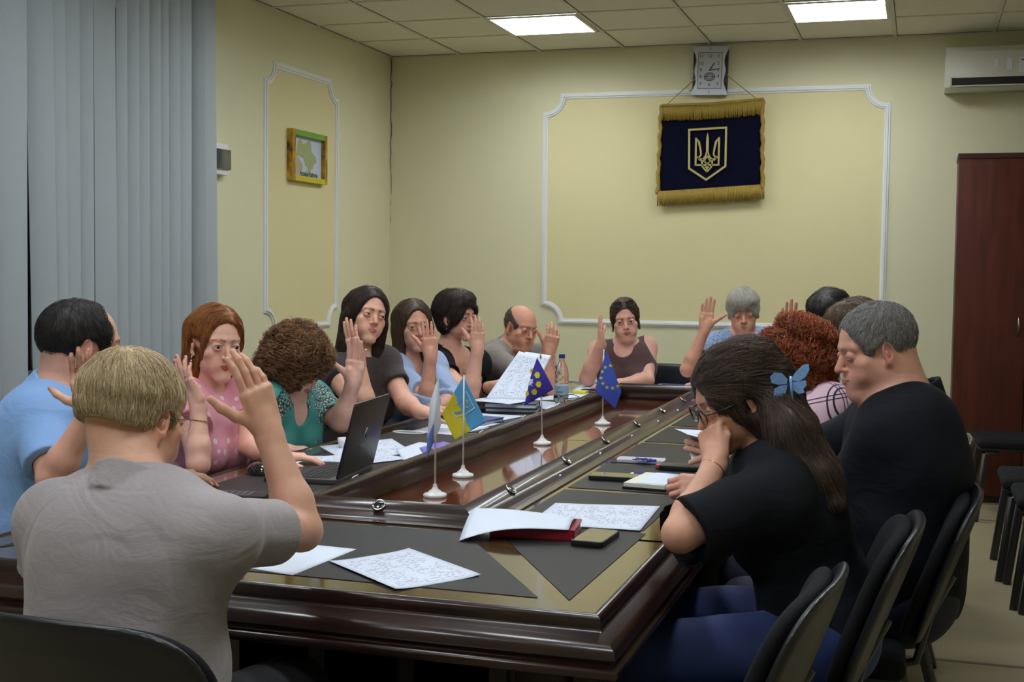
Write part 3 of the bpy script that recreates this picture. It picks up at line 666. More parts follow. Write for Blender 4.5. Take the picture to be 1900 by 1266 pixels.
# middle of the left side
book('notebook', 'blue hardback notebook nearest the blue and yellow flag', 'notebook', (1.99, -3.72, ZT), R(-8), .15, .21, .018, mat('blue_cover', srgb(40, 60, 130), .4))
book('notebook', 'thick white-paged diary topmost of the two stacked books', 'notebook', (1.985, -3.22, ZT+.019), R(-80), .17, .235, .022, mat('dark_cover', srgb(40, 44, 66), .4))
book('notebook', 'dark notebook underneath the white-paged diary', 'notebook', (1.985, -3.21, ZT), R(-78), .17, .24, .018, mat('slate_cover', srgb(52, 54, 64), .4))
sheet([(1.83, -3.70), (2.03, -3.75), (2.10, -3.40), (1.86, -3.38)], ZT, 'white sheet lying between the blue notebook and the stacked books', m=m_print[1])
sheet([(1.84, -4.10), (2.04, -4.14), (2.09, -3.86), (1.86, -3.82)], ZT, 'white sheet behind the blue and yellow flag', m=m_paper)
sheet([(1.88, -3.99), (2.07, -3.93), (2.09, -3.72), (1.9, -3.78)], ZT+.0015, 'white sheet under the blue notebook corner', m=m_paper)
o = empty('cable_coil', (1.86, -4.16, ZT)); tag(o, 'small coil of white cable on the dark table behind the laptop', 'cable')
b = MB(); b.tube([(.05*math.cos(t)*1.3, .03*math.sin(t), .003+.002*(t > 6.3)) for t in np.linspace(0, 12.4, 40)], .0026, 6); b.build('cable', m_white, o, smooth=True)
o = empty('white_cup', (1.80, -4.62, ZT)); tag(o, 'small white round cup standing beside the laptop lid edge', 'cup')
b = MB(); b.lathe([(.001, 0), (.018, 0), (.024, .035), (.022, .035), (.016, .004), (.001, .004)], n=20); b.build('cup_body', m_white, o, smooth=True)
sheet([(1.80, -3.30), (2.0, -3.34), (2.05, -3.02), (1.86, -2.98)], TZ+.046, 'bottom sheet of the papers on the stacked books', m=m_paper)
sheet([(1.95, -3.02), (2.11, -3.10), (2.12, -2.80), (1.98, -2.74)], ZT, 'white sheet between the stacked books and the water bottle', m=m_print[1])
sheet([(1.93, -2.74), (2.12, -2.60), (2.16, -2.30), (1.95, -2.30)], ZT, 'white sheet behind the water bottle', m=m_paper)
sheet([(2.22, -2.02), (2.44, -2.02), (2.42, -1.76), (2.20, -1.76)][::1], ZT, 'white sheet at the far table end beside the green notebook', m=m_print[1])
sheet([(2.43, -2.0), (2.66, -1.98), (2.62, -1.72), (2.40, -1.74)], ZT+.0015, 'crumpled white sheet at the far table end', m=m_paper, curl=lambda u, v: .012*abs(math.sin(u*5+v*3))*u)
sheet([(1.97, -2.10), (2.16, -2.06), (2.14, -1.80), (1.95, -1.84)], ZT, 'white sheet with a yellow note beside the far water bottle', m=m_paper)
o = MB(); o.box((-.035, -.035, 0), (.035, .035, .012)); o = o.build('sticky_notes', mat('yellow_notes', srgb(215, 215, 60), .6), None, loc=(2.06, -2.28, ZT+.002)); tag(o, 'yellow block of sticky notes behind the water bottle', 'sticky notes')
book('notebook', 'small green notebook in front of the woman in brown', 'notebook', (2.30, -1.86, ZT+.002), R(85), .12, .17, .018, mat('green_cover', srgb(60, 92, 88), .5))
book('notebook', 'blue folder lying at the far end beside the green notebook', 'folder', (2.46, -1.70, ZT+.004), R(85), .15, .22, .008, mat('blue_folder', srgb(34, 48, 130), .5))
# sunglasses on table
def shades(o, s=1., m=None, Mx=None, fname='frame'):
    Mx = Mx or Matrix.Identity(4)
    def X(mb): mb.v = [tuple(Mx @ Vector(v)) for v in mb.v]; return mb
    b = MB()
    for sx in (-1, 1):
        c = sx*.034
        b.tube([(c+.027*math.cos(t), 0, .020*math.sin(t)) for t in np.linspace(0, 2*math.pi, 20)[:-1]], .0022, 6, closed=True)
        b.tube([(sx*.060, 0, .008), (sx*.068, .02, .008), (sx*.07, .11, 0), (sx*.066, .14, -.02)], .002, 6)
    b.tube([(-.01, 0, .006), (0, -.001, .010), (.01, 0, .006)], .002, 6)
    fr = X(b).build(fname, m or mat('tortoise', srgb(48, 34, 18), .2, coat=.5, noise=.5, nscale=60), o, smooth=True)
    for sx in (-1, 1):
        b = MB(); b.prism([(.026*math.cos(t)+sx*.034, .019*math.sin(t)) for t in np.linspace(0, 2*math.pi, 20)[:-1]], -.0006, .0006, Matrix.Rotation(R(90), 4, 'X'))
        X(b).build('lens', mat('dark_lens', (.015, .012, .01), .05, coat=1.), o if fname == 'frame' else fr)
o = empty('sunglasses', (2.105, -2.86, ZT+.023), R(-50)); o.rotation_euler = (R(8), 0, R(-50)); tag(o, 'pair of dark sunglasses lying beside the water bottle', 'sunglasses'); shades(o)
pen('dark blue pen lying in front of the bald man', (2.02, -2.12), (2.14, -2.08), ZT+.0015, mat('navy_plastic', srgb(24, 40, 90), .3))
# water bottle
bt = empty('water_bottle', (2.078, -2.72, ZT)); tag(bt, 'clear plastic water bottle with blue cap and a pale label', 'bottle')
m_pet = mat('clear_plastic', (.93, .96, .97), .06, **{'Transmission Weight': 1., 'IOR': 1.18})
prof = [(.001, .002), (.026, 0), (.033, .006), (.034, .02)]+[(.034+.0012*math.sin(z*260), z) for z in np.linspace(.03, .125, 20)]+[(.034, .13), (.033, .14), (.029, .16), (.021, .182), (.0145, .197), (.0125, .205), (.0125, .214)]
b = MB(); b.lathe(prof, n=28); b.build('bottle_body', m_pet, bt, smooth=True)
b = MB(); b.lathe([(.001, .212), (.0155, .212), (.0155, .230), (.0145, .232), (.001, .232)], n=24); b.build('cap', mat('blue_cap', srgb(20, 50, 120), .35), bt, smooth=40)
b = MB(); b.lathe([(.0350, .022), (.0353, .024), (.0353, .080), (.0350, .082)], n=28); lb = b.build('label_band', mat('bottle_label', srgb(170, 192, 215), .4), bt, smooth=True)
b = MB()
for z, w in ((.070, .5), (.062, .4), (.050, .9), (.045, .8), (.036, .5)):
    b.grid(lambda u, v: (.0356*math.sin(-.5+u*w*1.2), -.0356*math.cos(-.5+u*w*1.2), z+v*.0025), 8, 1)
b.build('label_print', mat('label_ink', srgb(60, 90, 140), .5), lb)
# ---------------------------------------------------------------- small flags on stands
m_pole = mat('white_plastic', srgb(226, 226, 226), .3)
def stand(name, loc, label, h=.33):
    o = empty(name, loc); tag(o, label, 'flag', 'small flags in the table centre')
    b = MB(); b.lathe([(.001, 0), (.034, 0), (.0355, .003), (.0355, .007), (.033, .010), (.022, .013), (.019, .017), (.010, .024), (.0065, .031), (.0055, .038), (.001, .038)], n=32); b.build('base', m_pole, o, smooth=50)
    b = MB(); b.tube([(0, 0, .03), (0, 0, h)], .0027, 10); b.build('pole', m_pole, o, smooth=True)
    b = MB(); b.lathe([(.001, 0), (.004, 0), (.0045, .004), (.003, .007), (.0035, .010), (.0015, .018), (.0005, .024)], c=(0, 0, h), n=12); b.build('finial', mat('gold_tip', srgb(190, 175, 130), .3, metal=.7), o, smooth=True)
    return o
vr = np.array([math.cos(YAW), math.sin(YAW), 0])      # viewer's right in the room
vf = np.array([-math.sin(YAW), math.cos(YAW), 0])
def cloth(o, fn, mats, nm, nu=24, nv=30, sel=None):
    """fn(u, v) -> (a along view-right, d towards back, z)"""
    b = MB(); b.grid(lambda u, v: tuple(vr*fn(u, v)[0]+vf*fn(u, v)[1]+np.array([0, 0, fn(u, v)[2]])), nu, nv)
    me = b.mesh(nm); c = link(nm, me, mats, o, None, True)
    if sel:
        for p in me.polygons:
            i = p.index; p.material_index = sel(((i % nu)+.5)/nu, ((i//nu)+.5)/nv)
    s_ = c.modifiers.new('s', 'SOLIDIFY'); s_.thickness = .0008; return c
ZF = .7198
def tri2(P, u, v):  # bilinear quad
    a = (np.array(P[0])*(1-u)+np.array(P[1])*u)*(1-v)+(np.array(P[3])*(1-u)+np.array(P[2])*u)*v
    return a
def flag(u0, v0, D, label, quad, mats, sel=None, wave=.012, h=.338, marks=(), lean=0., dd=-.009):
    base = onz(u0, v0, ZF); o = stand('table_flag', (base[0], base[1], ZF), label, h)
    if lean: o.rotation_euler = (0, lean, 0)
    k = D/FPX
    P = lambda u, v: np.array([(u-u0)*k, (v0-v)*k])
    Q = [P(*q) for q in quad]
    def fn(u, v):
        a = tri2(Q, u, v); r_ = abs(a[0])/.05
        return (a[0], -abs(wave*math.sin(u*3.1)*math.sin(v*3.1))+dd if dd < 0 else wave*.6*math.sin(u*3.1)*math.sin(v*3.1)+dd, a[1])
    c = cloth(o, fn, mats, 'cloth', sel=sel)
    def dep(a): # inverse-ish: nearest grid depth, marks float just in front
        return -.0055
    for nm, m, shapes in marks:
        b = MB()
        for sh in shapes:
            pts = [P(*q) for q in sh]; c0 = sum(pts)/len(pts); K = len(pts); vs = []
            for s_ in (0, 1):
                for p in pts:
                    # locate on cloth by brute force for the wave depth
                    best = min(((u/12, v/12) for u in range(13) for v in range(13)), key=lambda t: (fn(*t)[0]-p[0])**2+(fn(*t)[2]-p[1])**2)
                    d = fn(*best)[1]-.0022-.0006*s_
                    vs.append(tuple(vr*p[0]+vf*d+np.array([0, 0, p[1]])))
            b.add(vs, [tuple(range(K)), tuple(range(2*K-1, K-1, -1))]+[(i, (i+1) % K, K+(i+1) % K, K+i) for i in range(K)])
        b.build(nm, m, c)
    return o
def star(cx, cy, r): return [(cx+r*(1 if k % 2 == 0 else .42)*math.sin(k*math.pi/5), cy-r*(1 if k % 2 == 0 else .42)*math.cos(k*math.pi/5)) for k in range(10)]
def line(p, q, w):
    p, q = np.array(p, float), np.array(q, float); t = (q-p)/np.linalg.norm(q-p); n = np.array([-t[1], t[0]])*w/2
    return [tuple(p-n), tuple(q-n), tuple(q+n), tuple(p+n)]
m_fw = mat('flag_white', srgb(225, 232, 245), .7); m_flb = mat('flag_light_blue', srgb(110, 140, 215), .7)
m_fb = mat('flag_sky_blue', srgb(88, 175, 232), .7); m_fy = mat('flag_yellow', srgb(222, 212, 50), .7)
m_fp = mat('flag_violet', srgb(58, 48, 160), .7); m_feu = mat('flag_royal_blue', srgb(62, 88, 190), .7); m_ys = mat('flag_star_yellow', srgb(205, 205, 90), .7)
flag(807, 922, 3.85, 'small white flag with pale blue tail on a stand, nearest in the table centre', [(812, 698), (817, 788), (790, 853), (797, 745)], [m_fw, m_flb], sel=lambda u, v: 1 if (u > .62 and v > .45) else 0, wave=.02)
sh = [line(a, b_, 1.6) for a, b_ in [((863, 726), (879, 757)), ((879, 757), (860, 770)), ((860, 770), (845, 774)), ((845, 774), (838, 766))]]
flag(859, 885, 4.23, 'small blue and yellow flag with a trident shield on a stand in the table centre', [(858, 697), (901, 783), (843, 817), (818, 769)], [m_fb, m_fy], sel=lambda u, v: 1 if v > .44+.06*u else 0, dd=.006,
     marks=[('shield_outline', m_fw, sh), ('emblem_yellow', m_fy, [line((862, 745), (866, 742), 2.4), line((861, 755), (868, 756), 2.4), line((866, 742), (866, 748), 2)]), ('emblem_blue', m_fb, [line((841, 768), (856, 764), 3.2), line((856, 764), (858, 752), 2), line((846, 752), (857, 742), 1.4)])])
blob = lambda x, y, a=0: [(x+6*math.cos(t+a)*(1 if k % 2 else .85), y+6.3*math.sin(t+a)) for k, t in enumerate(np.linspace(0, 2*math.pi, 7)[:-1])]
flag(1006, 825, 5.04, 'small violet flag with yellow blobs and a white flower on a stand', [(999, 663), (1029, 722), (974, 752), (986, 700)], [m_fp], lean=R(-1.8),
     marks=[('yellow_patch', m_fy, [blob(x, y) for x, y in ((999, 695), (1001, 712), (993, 726))]+[[(977+dx, 726+dy) for dx, dy in ((1, -2), (5, -1), (6, 5), (3, 8), (-1, 6))], [(986, 684), (991, 682), (991, 687), (986, 693)]]), ('white_flower', m_fw, [[(983, 706), (986, 701), (988, 704), (991, 702), (990, 706), (991, 710), (987, 711), (991, 716), (986, 714), (981, 714)]])])
flag(1118, 788, 5.72, 'small blue flag with a ring of yellow stars on a stand, farthest in the centre', [(1123, 650), (1152, 727), (1141, 758), (1102, 725)], [m_feu],
     marks=[('star', m_ys, [star(x, y, 4.2) for x, y in ((1130.6, 677.7), (1121, 681), (1115.4, 689), (1113.5, 701), (1117, 711), (1124.3, 718), (1134.6, 719), (1143.9, 715.6))])])
# ================================================================= SIGNED-DISTANCE MODELLING
class F:
    """implicit solid: smooth unions / cuts of primitives, each evaluated only near itself"""
    def __init__(s): s.p = []
    def add(s, fn, lo, hi, k=.012, op='u', mg=.035):
        s.p.append((fn, np.array(lo, float)-mg, np.array(hi, float)+mg, k, op)); return s
    def cap(s, a, b, r1, r2=None, k=.015, op='u'):
        a, b = np.array(a, float), np.array(b, float); r2 = r1 if r2 is None else r2
        ab = b-a; L2 = float(ab @ ab)+1e-12; m = max(r1, r2)
        def fn(x, y, z):
            X, Y, Z = x-a[0], y-a[1], z-a[2]
            t = np.clip((X*ab[0]+Y*ab[1]+Z*ab[2])/L2, 0, 1)
            return np.sqrt((X-t*ab[0])**2+(Y-t*ab[1])**2+(Z-t*ab[2])**2)-(r1+(r2-r1)*t)
        return s.add(fn, np.minimum(a, b)-m, np.maximum(a, b)+m, k, op)
    def ell(s, c, r, M=None, k=.015, op='u'):
        c = np.array(c, float); r = np.array(r, float); M = np.eye(3) if M is None else np.array(M); m = r.max()
        def fn(x, y, z):
            X, Y, Z = x-c[0], y-c[1], z-c[2]
            q = [(X*M[0][i]+Y*M[1][i]+Z*M[2][i]) for i in range(3)]
            k0 = np.sqrt(sum((q[i]/r[i])**2 for i in range(3)))+1e-6; k1 = np.sqrt(sum((q[i]/r[i]**2)**2 for i in range(3)))+1e-6
            return k0*(k0-1)/k1
        ext = np.abs(M) @ r
        return s.add(fn, c-ext, c+ext, k, op)
    def plane(s, p, n, k=.002, lo=None, hi=None):
        """cut away the side n points to"""
        p = np.array(p, float); n = np.array(n, float); n = n/np.linalg.norm(n)
        return s.add(lambda x, y, z: -((x-p[0])*n[0]+(y-p[1])*n[1]+(z-p[2])*n[2]), (-99,)*3 if lo is None else lo, (99,)*3 if hi is None else hi, k, 's')
    def noise(s, fn, lo=(-99,)*3, hi=(99,)*3): s.p.append((fn, np.array(lo, float), np.array(hi, float), 0, 'n')); return s
    def bounds(s):
        lo = np.min([p[1] for p in s.p if p[4] == 'u'], 0); hi = np.max([p[2] for p in s.p if p[4] == 'u'], 0); return lo, hi
    def grid(s, lo, hi, h):
        n = np.ceil((hi-lo)/h).astype(int)+1
        ax = [lo[i]+h*np.arange(n[i], dtype=np.float32) for i in range(3)]
        A = np.full(n, .08, np.float32)
        for fn, a, b, k, op in s.p:
            sl = []; ok = True
            for i in range(3):
                i0 = max(0, int(np.floor((a[i]-lo[i])/h))); i1 = min(int(n[i]), int(np.ceil((b[i]-lo[i])/h))+1)
                if i0 >= i1: ok = False; break
                sl.append(slice(i0, i1))
            if not ok: continue
            sl = tuple(sl)
            x = ax[0][sl[0]][:, None, None]; y = ax[1][sl[1]][None, :, None]; z = ax[2][sl[2]][None, None, :]
            v = A[sl]
            if op == 'n': A[sl] = v+fn(x, y, z); continue
            d = np.broadcast_to(fn(x, y, z), v.shape).astype(np.float32)
            if op == 'u':
                hh = np.maximum(k-np.abs(v-d), 0)/k; A[sl] = np.minimum(v, d)-hh*hh*k*.25
            else:
                d = -d; hh = np.maximum(k-np.abs(v-d), 0)/k; A[sl] = np.maximum(v, d)+hh*hh*k*.25
        return A, ax
def polys(A, lo, h):
    g = vdb.FloatGrid(.08); g.copyFromArray(np.ascontiguousarray(A)); P, Q = g.convertToQuads(isovalue=0.)
    P = np.array(P, np.float64)*h+lo; Q = np.array(Q)
    return P, Q
def sdf_mesh(fld, h, fine=()):
    """mesh of a field; fine = [(lo, hi, h2)] boxes meshed with smaller cells; returns verts, quads"""
    VV, QQ = [], []; off = 0
    lo, hi = fld.bounds()
    A, ax = fld.grid(lo, hi, h); P, Q = polys(A, lo, h)
    C = P[Q].mean(1); keep = np.ones(len(Q), bool)
    for (a, b, h2) in fine: keep &= ~np.all((C > np.array(a)+h*.95) & (C < np.array(b)-h*.95), axis=1)
    VV.append(P); QQ.append(Q[keep]); off = len(P)
    done = []
    for (a, b, h2) in fine:
        a, b = np.array(a), np.array(b); A, ax = fld.grid(a-3*h2, b+3*h2, h2); P, Q = polys(A, a-3*h2, h2)
        C = P[Q].mean(1); keep = np.all((C > a) & (C < b), axis=1)
        for (a2, b2) in done: keep &= ~np.all((C > a2+h2) & (C < b2-h2), axis=1)
        done.append((a, b)); VV.append(P); QQ.append(Q[keep]+off); off += len(P)
    V = np.concatenate(VV); Q = np.concatenate(QQ)
    used, inv = np.unique(Q, return_inverse=True); return V[used], inv.reshape(Q.shape)
def mk_mesh(name, V, Q, col=None):
    me = bpy.data.meshes.new(name); me.vertices.add(len(V)); me.vertices.foreach_set('co', np.asarray(V, np.float32).ravel())
    n = len(Q); me.loops.add(n*4); me.polygons.add(n)
    me.loops.foreach_set('vertex_index', np.asarray(Q[:, ::-1] if FLIP else Q, np.int32).ravel())
    me.polygons.foreach_set('loop_start', np.arange(0, n*4, 4, dtype=np.int32))
    try: me.polygons.foreach_set('loop_total', np.full(n, 4, np.int32))
    except Exception: pass
    me.polygons.foreach_set('use_smooth', np.ones(n, bool)); me.update(); me.validate()
    if col is not None:
        at_ = me.color_attributes.new('Col', 'FLOAT_COLOR', 'POINT'); at_.data.foreach_set('color', np.c_[col, np.ones(len(col))].astype(np.float32).ravel())
    return me
FLIP = True
def skin_mat(name='skin', rough=.48):
    if name in MATS: return MATS[name]
    m = mat(name, (.5, .3, .2), rough, bump=.12, bscale=350, spec=.4); nt = m.node_tree; bs = nt.nodes['Principled BSDF']
    a = nt.nodes.new('ShaderNodeAttribute'); a.attribute_name = 'Col'
    n = nt.nodes.new('ShaderNodeTexNoise'); n.inputs['Scale'].default_value = 45; n.inputs['Detail'].default_value = 4
    tc = nt.nodes.new('ShaderNodeTexCoord'); nt.links.new(tc.outputs['Object'], n.inputs[0])
    mr = nt.nodes.new('ShaderNodeMapRange'); mr.inputs[3].default_value = .86; mr.inputs[4].default_value = 1.12; nt.links.new(n.outputs[0], mr.inputs[0])
    x = nt.nodes.new('ShaderNodeVectorMath'); x.operation = 'SCALE'; nt.links.new(a.outputs['Color'], x.inputs[0]); nt.links.new(mr.outputs[0], x.inputs[3])
    nt.links.new(x.outputs[0], bs.inputs['Base Color'])
    bs.inputs['Subsurface Weight'].default_value = .12; bs.inputs['Subsurface Radius'].default_value = (.012, .004, .002); bs.inputs['Subsurface Scale'].default_value = 1.
    return m
def hair_mat(name, c1, c2, rough=.55, scale=(60, 60, 6)):
    if name in MATS: return MATS[name]
    m = mat(name, c1, rough, spec=.5); nt = m.node_tree; bs = nt.nodes['Principled BSDF']
    a = nt.nodes.new('ShaderNodeAttribute'); a.attribute_name = 'Col'
    tc = nt.nodes.new('ShaderNodeTexCoord'); mp = nt.nodes.new('ShaderNodeMapping'); mp.inputs['Scale'].default_value = scale
    n = nt.nodes.new('ShaderNodeTexNoise'); n.inputs['Scale'].default_value = 4; n.inputs['Detail'].default_value = 3
    nt.links.new(tc.outputs['Object'], mp.inputs[0]); nt.links.new(mp.outputs[0], n.inputs[0])
    ad = nt.nodes.new('ShaderNodeMath'); ad.operation = 'ADD'; sp = nt.nodes.new('ShaderNodeSeparateColor'); nt.links.new(a.outputs['Color'], sp.inputs[0])
    nt.links.new(n.outputs[0], ad.inputs[0]); nt.links.new(sp.outputs[0], ad.inputs[1])
    x = nt.nodes.new('ShaderNodeMix'); x.data_type = 'RGBA'; x.inputs[6].default_value = (*c1, 1); x.inputs[7].default_value = (*c2, 1)
    mr = nt.nodes.new('ShaderNodeMapRange'); mr.inputs[1].default_value = .55; mr.inputs[2].default_value = 1.4; nt.links.new(ad.outputs[0], mr.inputs[0])
    nt.links.new(mr.outputs[0], x.inputs[0]); nt.links.new(x.outputs[2], bs.inputs['Base Color'])
    return m
def nrm(v): v = np.array(v, float); return v/np.linalg.norm(v)
def frame(fwd, up=(0, 0, 1)):
    """columns: right-hand side x, forward y, up z"""
    y = nrm(fwd); x = nrm(np.cross(y, up)); z = np.cross(x, y); return np.array([x, y, z]).T
def rotx(a): a = R(a); return np.array([[1, 0, 0], [0, math.cos(a), -math.sin(a)], [0, math.sin(a), math.cos(a)]])
def roty(a): a = R(a); return np.array([[math.cos(a), 0, math.sin(a)], [0, 1, 0], [-math.sin(a), 0, math.cos(a)]])
def rotz(a): a = R(a); return np.array([[math.cos(a), -math.sin(a), 0], [math.sin(a), math.cos(a), 0], [0, 0, 1]])
# ---- head, local frame: x = person's right, y = forward, z = up (metres for a head 0.235 tall)
def head_prims(f, c, M, s, g):
    """g: dict of face options"""
    P = lambda x, y, z: c+M @ (np.array([x, y, z])*s)
    jw = g.get('jaw', 1.); fat = g.get('fat', 0.); fem = g.get('fem', 0.)
    E = lambda p, r, k=.015, op='u', MM=None: f.ell(P(*p), np.array(r)*s, M if MM is None else M @ MM, k*s, op)
    C = lambda a, b, r1, r2=None, k=.012, op='u': f.cap(P(*a), P(*b), r1*s, (r1 if r2 is None else r2)*s, k*s, op)
    E((0, -.018, .036), (.076, .096, .086))
    E((0, .014, .022), (.063, .075, .083), .018)
    E((0, .025, -.038), (.051*jw+fat*.3, .061, .066), .022)
    for q in (-1, 1):
        C((q*.038*jw, .002, -.056), (q*.013, .067, -.098), .015+fat, .013+fat, .022)       # jaw
        E((q*.041, .055, -.020), (.0205+fat*.5, .023, .019), .016)                             # cheek
        E((q*.028*jw, .067, -.052), (.016+fat, .017, .024), .016); E((q*(.041*jw+fat*.4-.004*fem), .034, -.046), (.0165, .032, .032), .022)
        C((q*.010, .083, .026), (q*.042, .068, .024), .0095-.002*fem, .008, .016)          # brow ridge
    E((0, .072, -.098), (.021*jw, .017, .015), .02)                                         # chin
    if fat: E((0, .03, -.108), (.045, .045, .022), .03)
    E((0, .066, -.064), (.034, .020, .027), .02)                                            # mouth mound
    for q in (-1, 1): E((q*.0325, .093, .004), (.0175, .016, .0135), .012, 's')             # sockets
    nl = g.get('nose', 1.)
    C((0, .084, .014), (0, .100+.004*nl, -.024), .0068, .0092*nl, .010)
    E((0, .1025+.004*nl, -.029), (.0085*nl, .009*nl, .0078), .006)
    for q in (-1, 1):
        E((q*.0115*nl, .0925, -.031), (.0068, .0085, .0062), .005)
        E((q*.006, .0995, -.0385), (.0032, .005, .003), .002, 's')
    # mouth
    sm = g.get('smile', 0.)
    zm = -.0600; my = fat*.75
    if fat: E((0, .066+my, -.064), (.036, .020, .027), .02)
    for q in (-1, 1):
        C((0, .0915+my, zm+.0035), (q*.0245, .0785+my, zm+.0005+sm), .0042+.0008*fem, .0018, .004)
        C((0, .0905+my, zm-.0055), (q*.0225, .0790+my, zm-.002+sm), .0050+.001*fem, .0018, .004)
        C((0, .0985+my, zm-.0006), (q*.0260, .0820+my, zm+sm), .0012, .0010, .0016, 's')
    # ears
    er = g.get('ear', 1.)
    for q in (-1, 1):
        Mz = rotz(q*-22) @ rotx(-8)
        E((q*.0755, -.010, -.004), (.0075, .0185*er, .0315*er), .006, MM=Mz)
        E((q*.0815, -.005, .000), (.0050, .0110*er, .0200*er), .004, 's', MM=Mz)
        C((q*.078, -.001, -.028), (q*.075, .002, -.033), .0065, .0055, .006)
        E((q*.0800, -.004, -.006), (.0035, .004, .010), .003, MM=Mz)
    # eyelids: shell round each eyeball with an almond opening
    op_ = g.get('eye', .75)
    for q in (-1, 1):
        e = P(q*.0325, .0785, .003)
        f.ell(e, np.array([.0150, .0142, .0138])*s, M, .005*s)
        hu, hl = .0060*op_*s, .0046*op_*s; wd_ = .0145*s
        def cut(x, y, z, e=e):
            X, Y, Z = x-e[0], y-e[1], z-e[2]
            a = X*M[0][0]+Y*M[1][0]+Z*M[2][0]; b_ = X*M[0][1]+Y*M[1][1]+Z*M[2][1]; c_ = X*M[0][2]+Y*M[1][2]+Z*M[2][2]
            t = np.clip(1-(a/wd_)**2, 0, 1)
            up_ = c_-(hu*t-(1-op_)*.003*s); dn = -c_-(hl*t+(1-op_)*.002*s)
            return np.maximum(np.maximum(np.maximum(up_, dn), .004*s-b_), np.maximum(np.abs(a)-wd_, b_-.03*s))
        f.add(cut, e-.02*s, e+.02*s, .0012*s, 's', mg=.004)
    return P
def paint(col, V, c, r, rgb, strength=1., soft=.3, M=None):
    q = V-c
    if M is not None: q = q @ M
    d = np.sqrt(((q/np.array(r))**2).sum(1)); w = np.clip((1+soft-d)/(2*soft), 0, 1)*strength
    col[:] = col*(1-w[:, None])+np.array(rgb)*w[:, None]
def paint_cap(col, V, a, b, r1, r2, rgb, strength=1., soft=.0012):
    a, b = np.array(a), np.array(b); ab = b-a; t = np.clip((V-a) @ ab/(ab @ ab), 0, 1)
    d = np.linalg.norm(V-a-t[:, None]*ab, axis=1)-(r1+(r2-r1)*t); w = np.clip(.5-d/soft, 0, 1)*strength
    col[:] = col*(1-w[:, None])+np.array(rgb)*w[:, None]
# ---- hands.  local: y = along fingers, z = back of the hand, x = thumb side
FING = [(.028, .0485, .082, .0086), (.0092, .046, .091, .0088), (-.0100, .045, .084, .0084), (-.0275, .0385, .065, .0074)]
def hand_prims(f, w, fw, back, side, s=1., curl=(10, 10, 10, 10), spread=1., thumb=(40, 20), tf=.25, paints=None):
    """w wrist point, fw finger direction, back = direction the back of the hand faces, side = +1 right hand, -1 left hand.
    right hand seen from its back with fingers up: thumb points to the left"""
    y = nrm(fw); z = nrm(np.array(back)-y*(np.array(back) @ y)); x = np.cross(y, z)*(-side)
    # x = thumb side
    L = lambda p: w+(x*p[0]+y*p[1]+z*p[2])*s
    out = {}
    # palm
    for (x0, r0), (x1, r1) in zip([(.018, .0135), (.006, .0135), (-.008, .0135), (-.020, .0125)], [(.0295, .0115), (.0095, .0125), (-.0115, .012), (-.0295, .0105)]):
        f.cap(L((x0, .012, 0)), L((x1, .084, .001)), r0*s, r1*s, .012*s)
    f.cap(L((.018, .020, -.006)), L((.020, .050, -.010)), .014*s, .012*s, .014*s)     # thenar
    f.cap(L((-.022, .018, -.005)), L((-.026, .06, -.006)), .012*s, .010*s, .014*s)
    for i, (kx, kl, fl, r) in enumerate(FING):
        base = np.array([kx, .088-abs(i-1)*.004-(i == 3)*.005, .001]); a = R((kx-.0)*spread*420*.9/1.)*1.0
        cu = R(curl[i]); d = np.array([math.sin(a*.35*1.0), math.cos(a*.35), 0]); p = base.copy(); th = cu*.55
        for j, (seg, rr, r2) in enumerate(((.47, 1., .93), (.30, .93, .86), (.23, .86, .72))):
            q = p+np.array([d[0]*math.cos(th), d[1]*math.cos(th), -math.sin(th)])*fl*seg
            f.cap(L(p), L(q), r*rr*s, r*r2*s, .0035*s); p = q; th += cu
            if j == 1: pj = p
        out['tip%d' % i] = L(p)
        if paints is not None:
            nv = np.array([0, math.sin(th-cu), math.cos(th-cu)]); paints.append((L(p*.75+pj*.25+nv*r*.62), r*.62*s, i))
    ta, tc_ = R(thumb[0]), R(thumb[1])
    p = np.array([.020, .024, -.006]); d = np.array([math.sin(ta), math.cos(ta), -tf]); d /= np.linalg.norm(d)
    segs = ((.044, .0135, .0115), (.034, .0112, .0098), (.028, .0098, .0076))
    for j, (l, r1, r2) in enumerate(segs):
        q = p+d*l; f.cap(L(p), L(q), r1*s, r2*s, .006*s if j else .012*s); p = q
        d = np.array([d[0]*math.cos(tc_)-d[1]*math.sin(tc_)*1.0, d[0]*math.sin(tc_)+d[1]*math.cos(tc_), d[2]-.08]); d /= np.linalg.norm(d)
    out['thumb'] = L(p); out['c'] = L((0, .09, 0)); out['L'] = L; out['fr'] = (x, y, z)
    return out
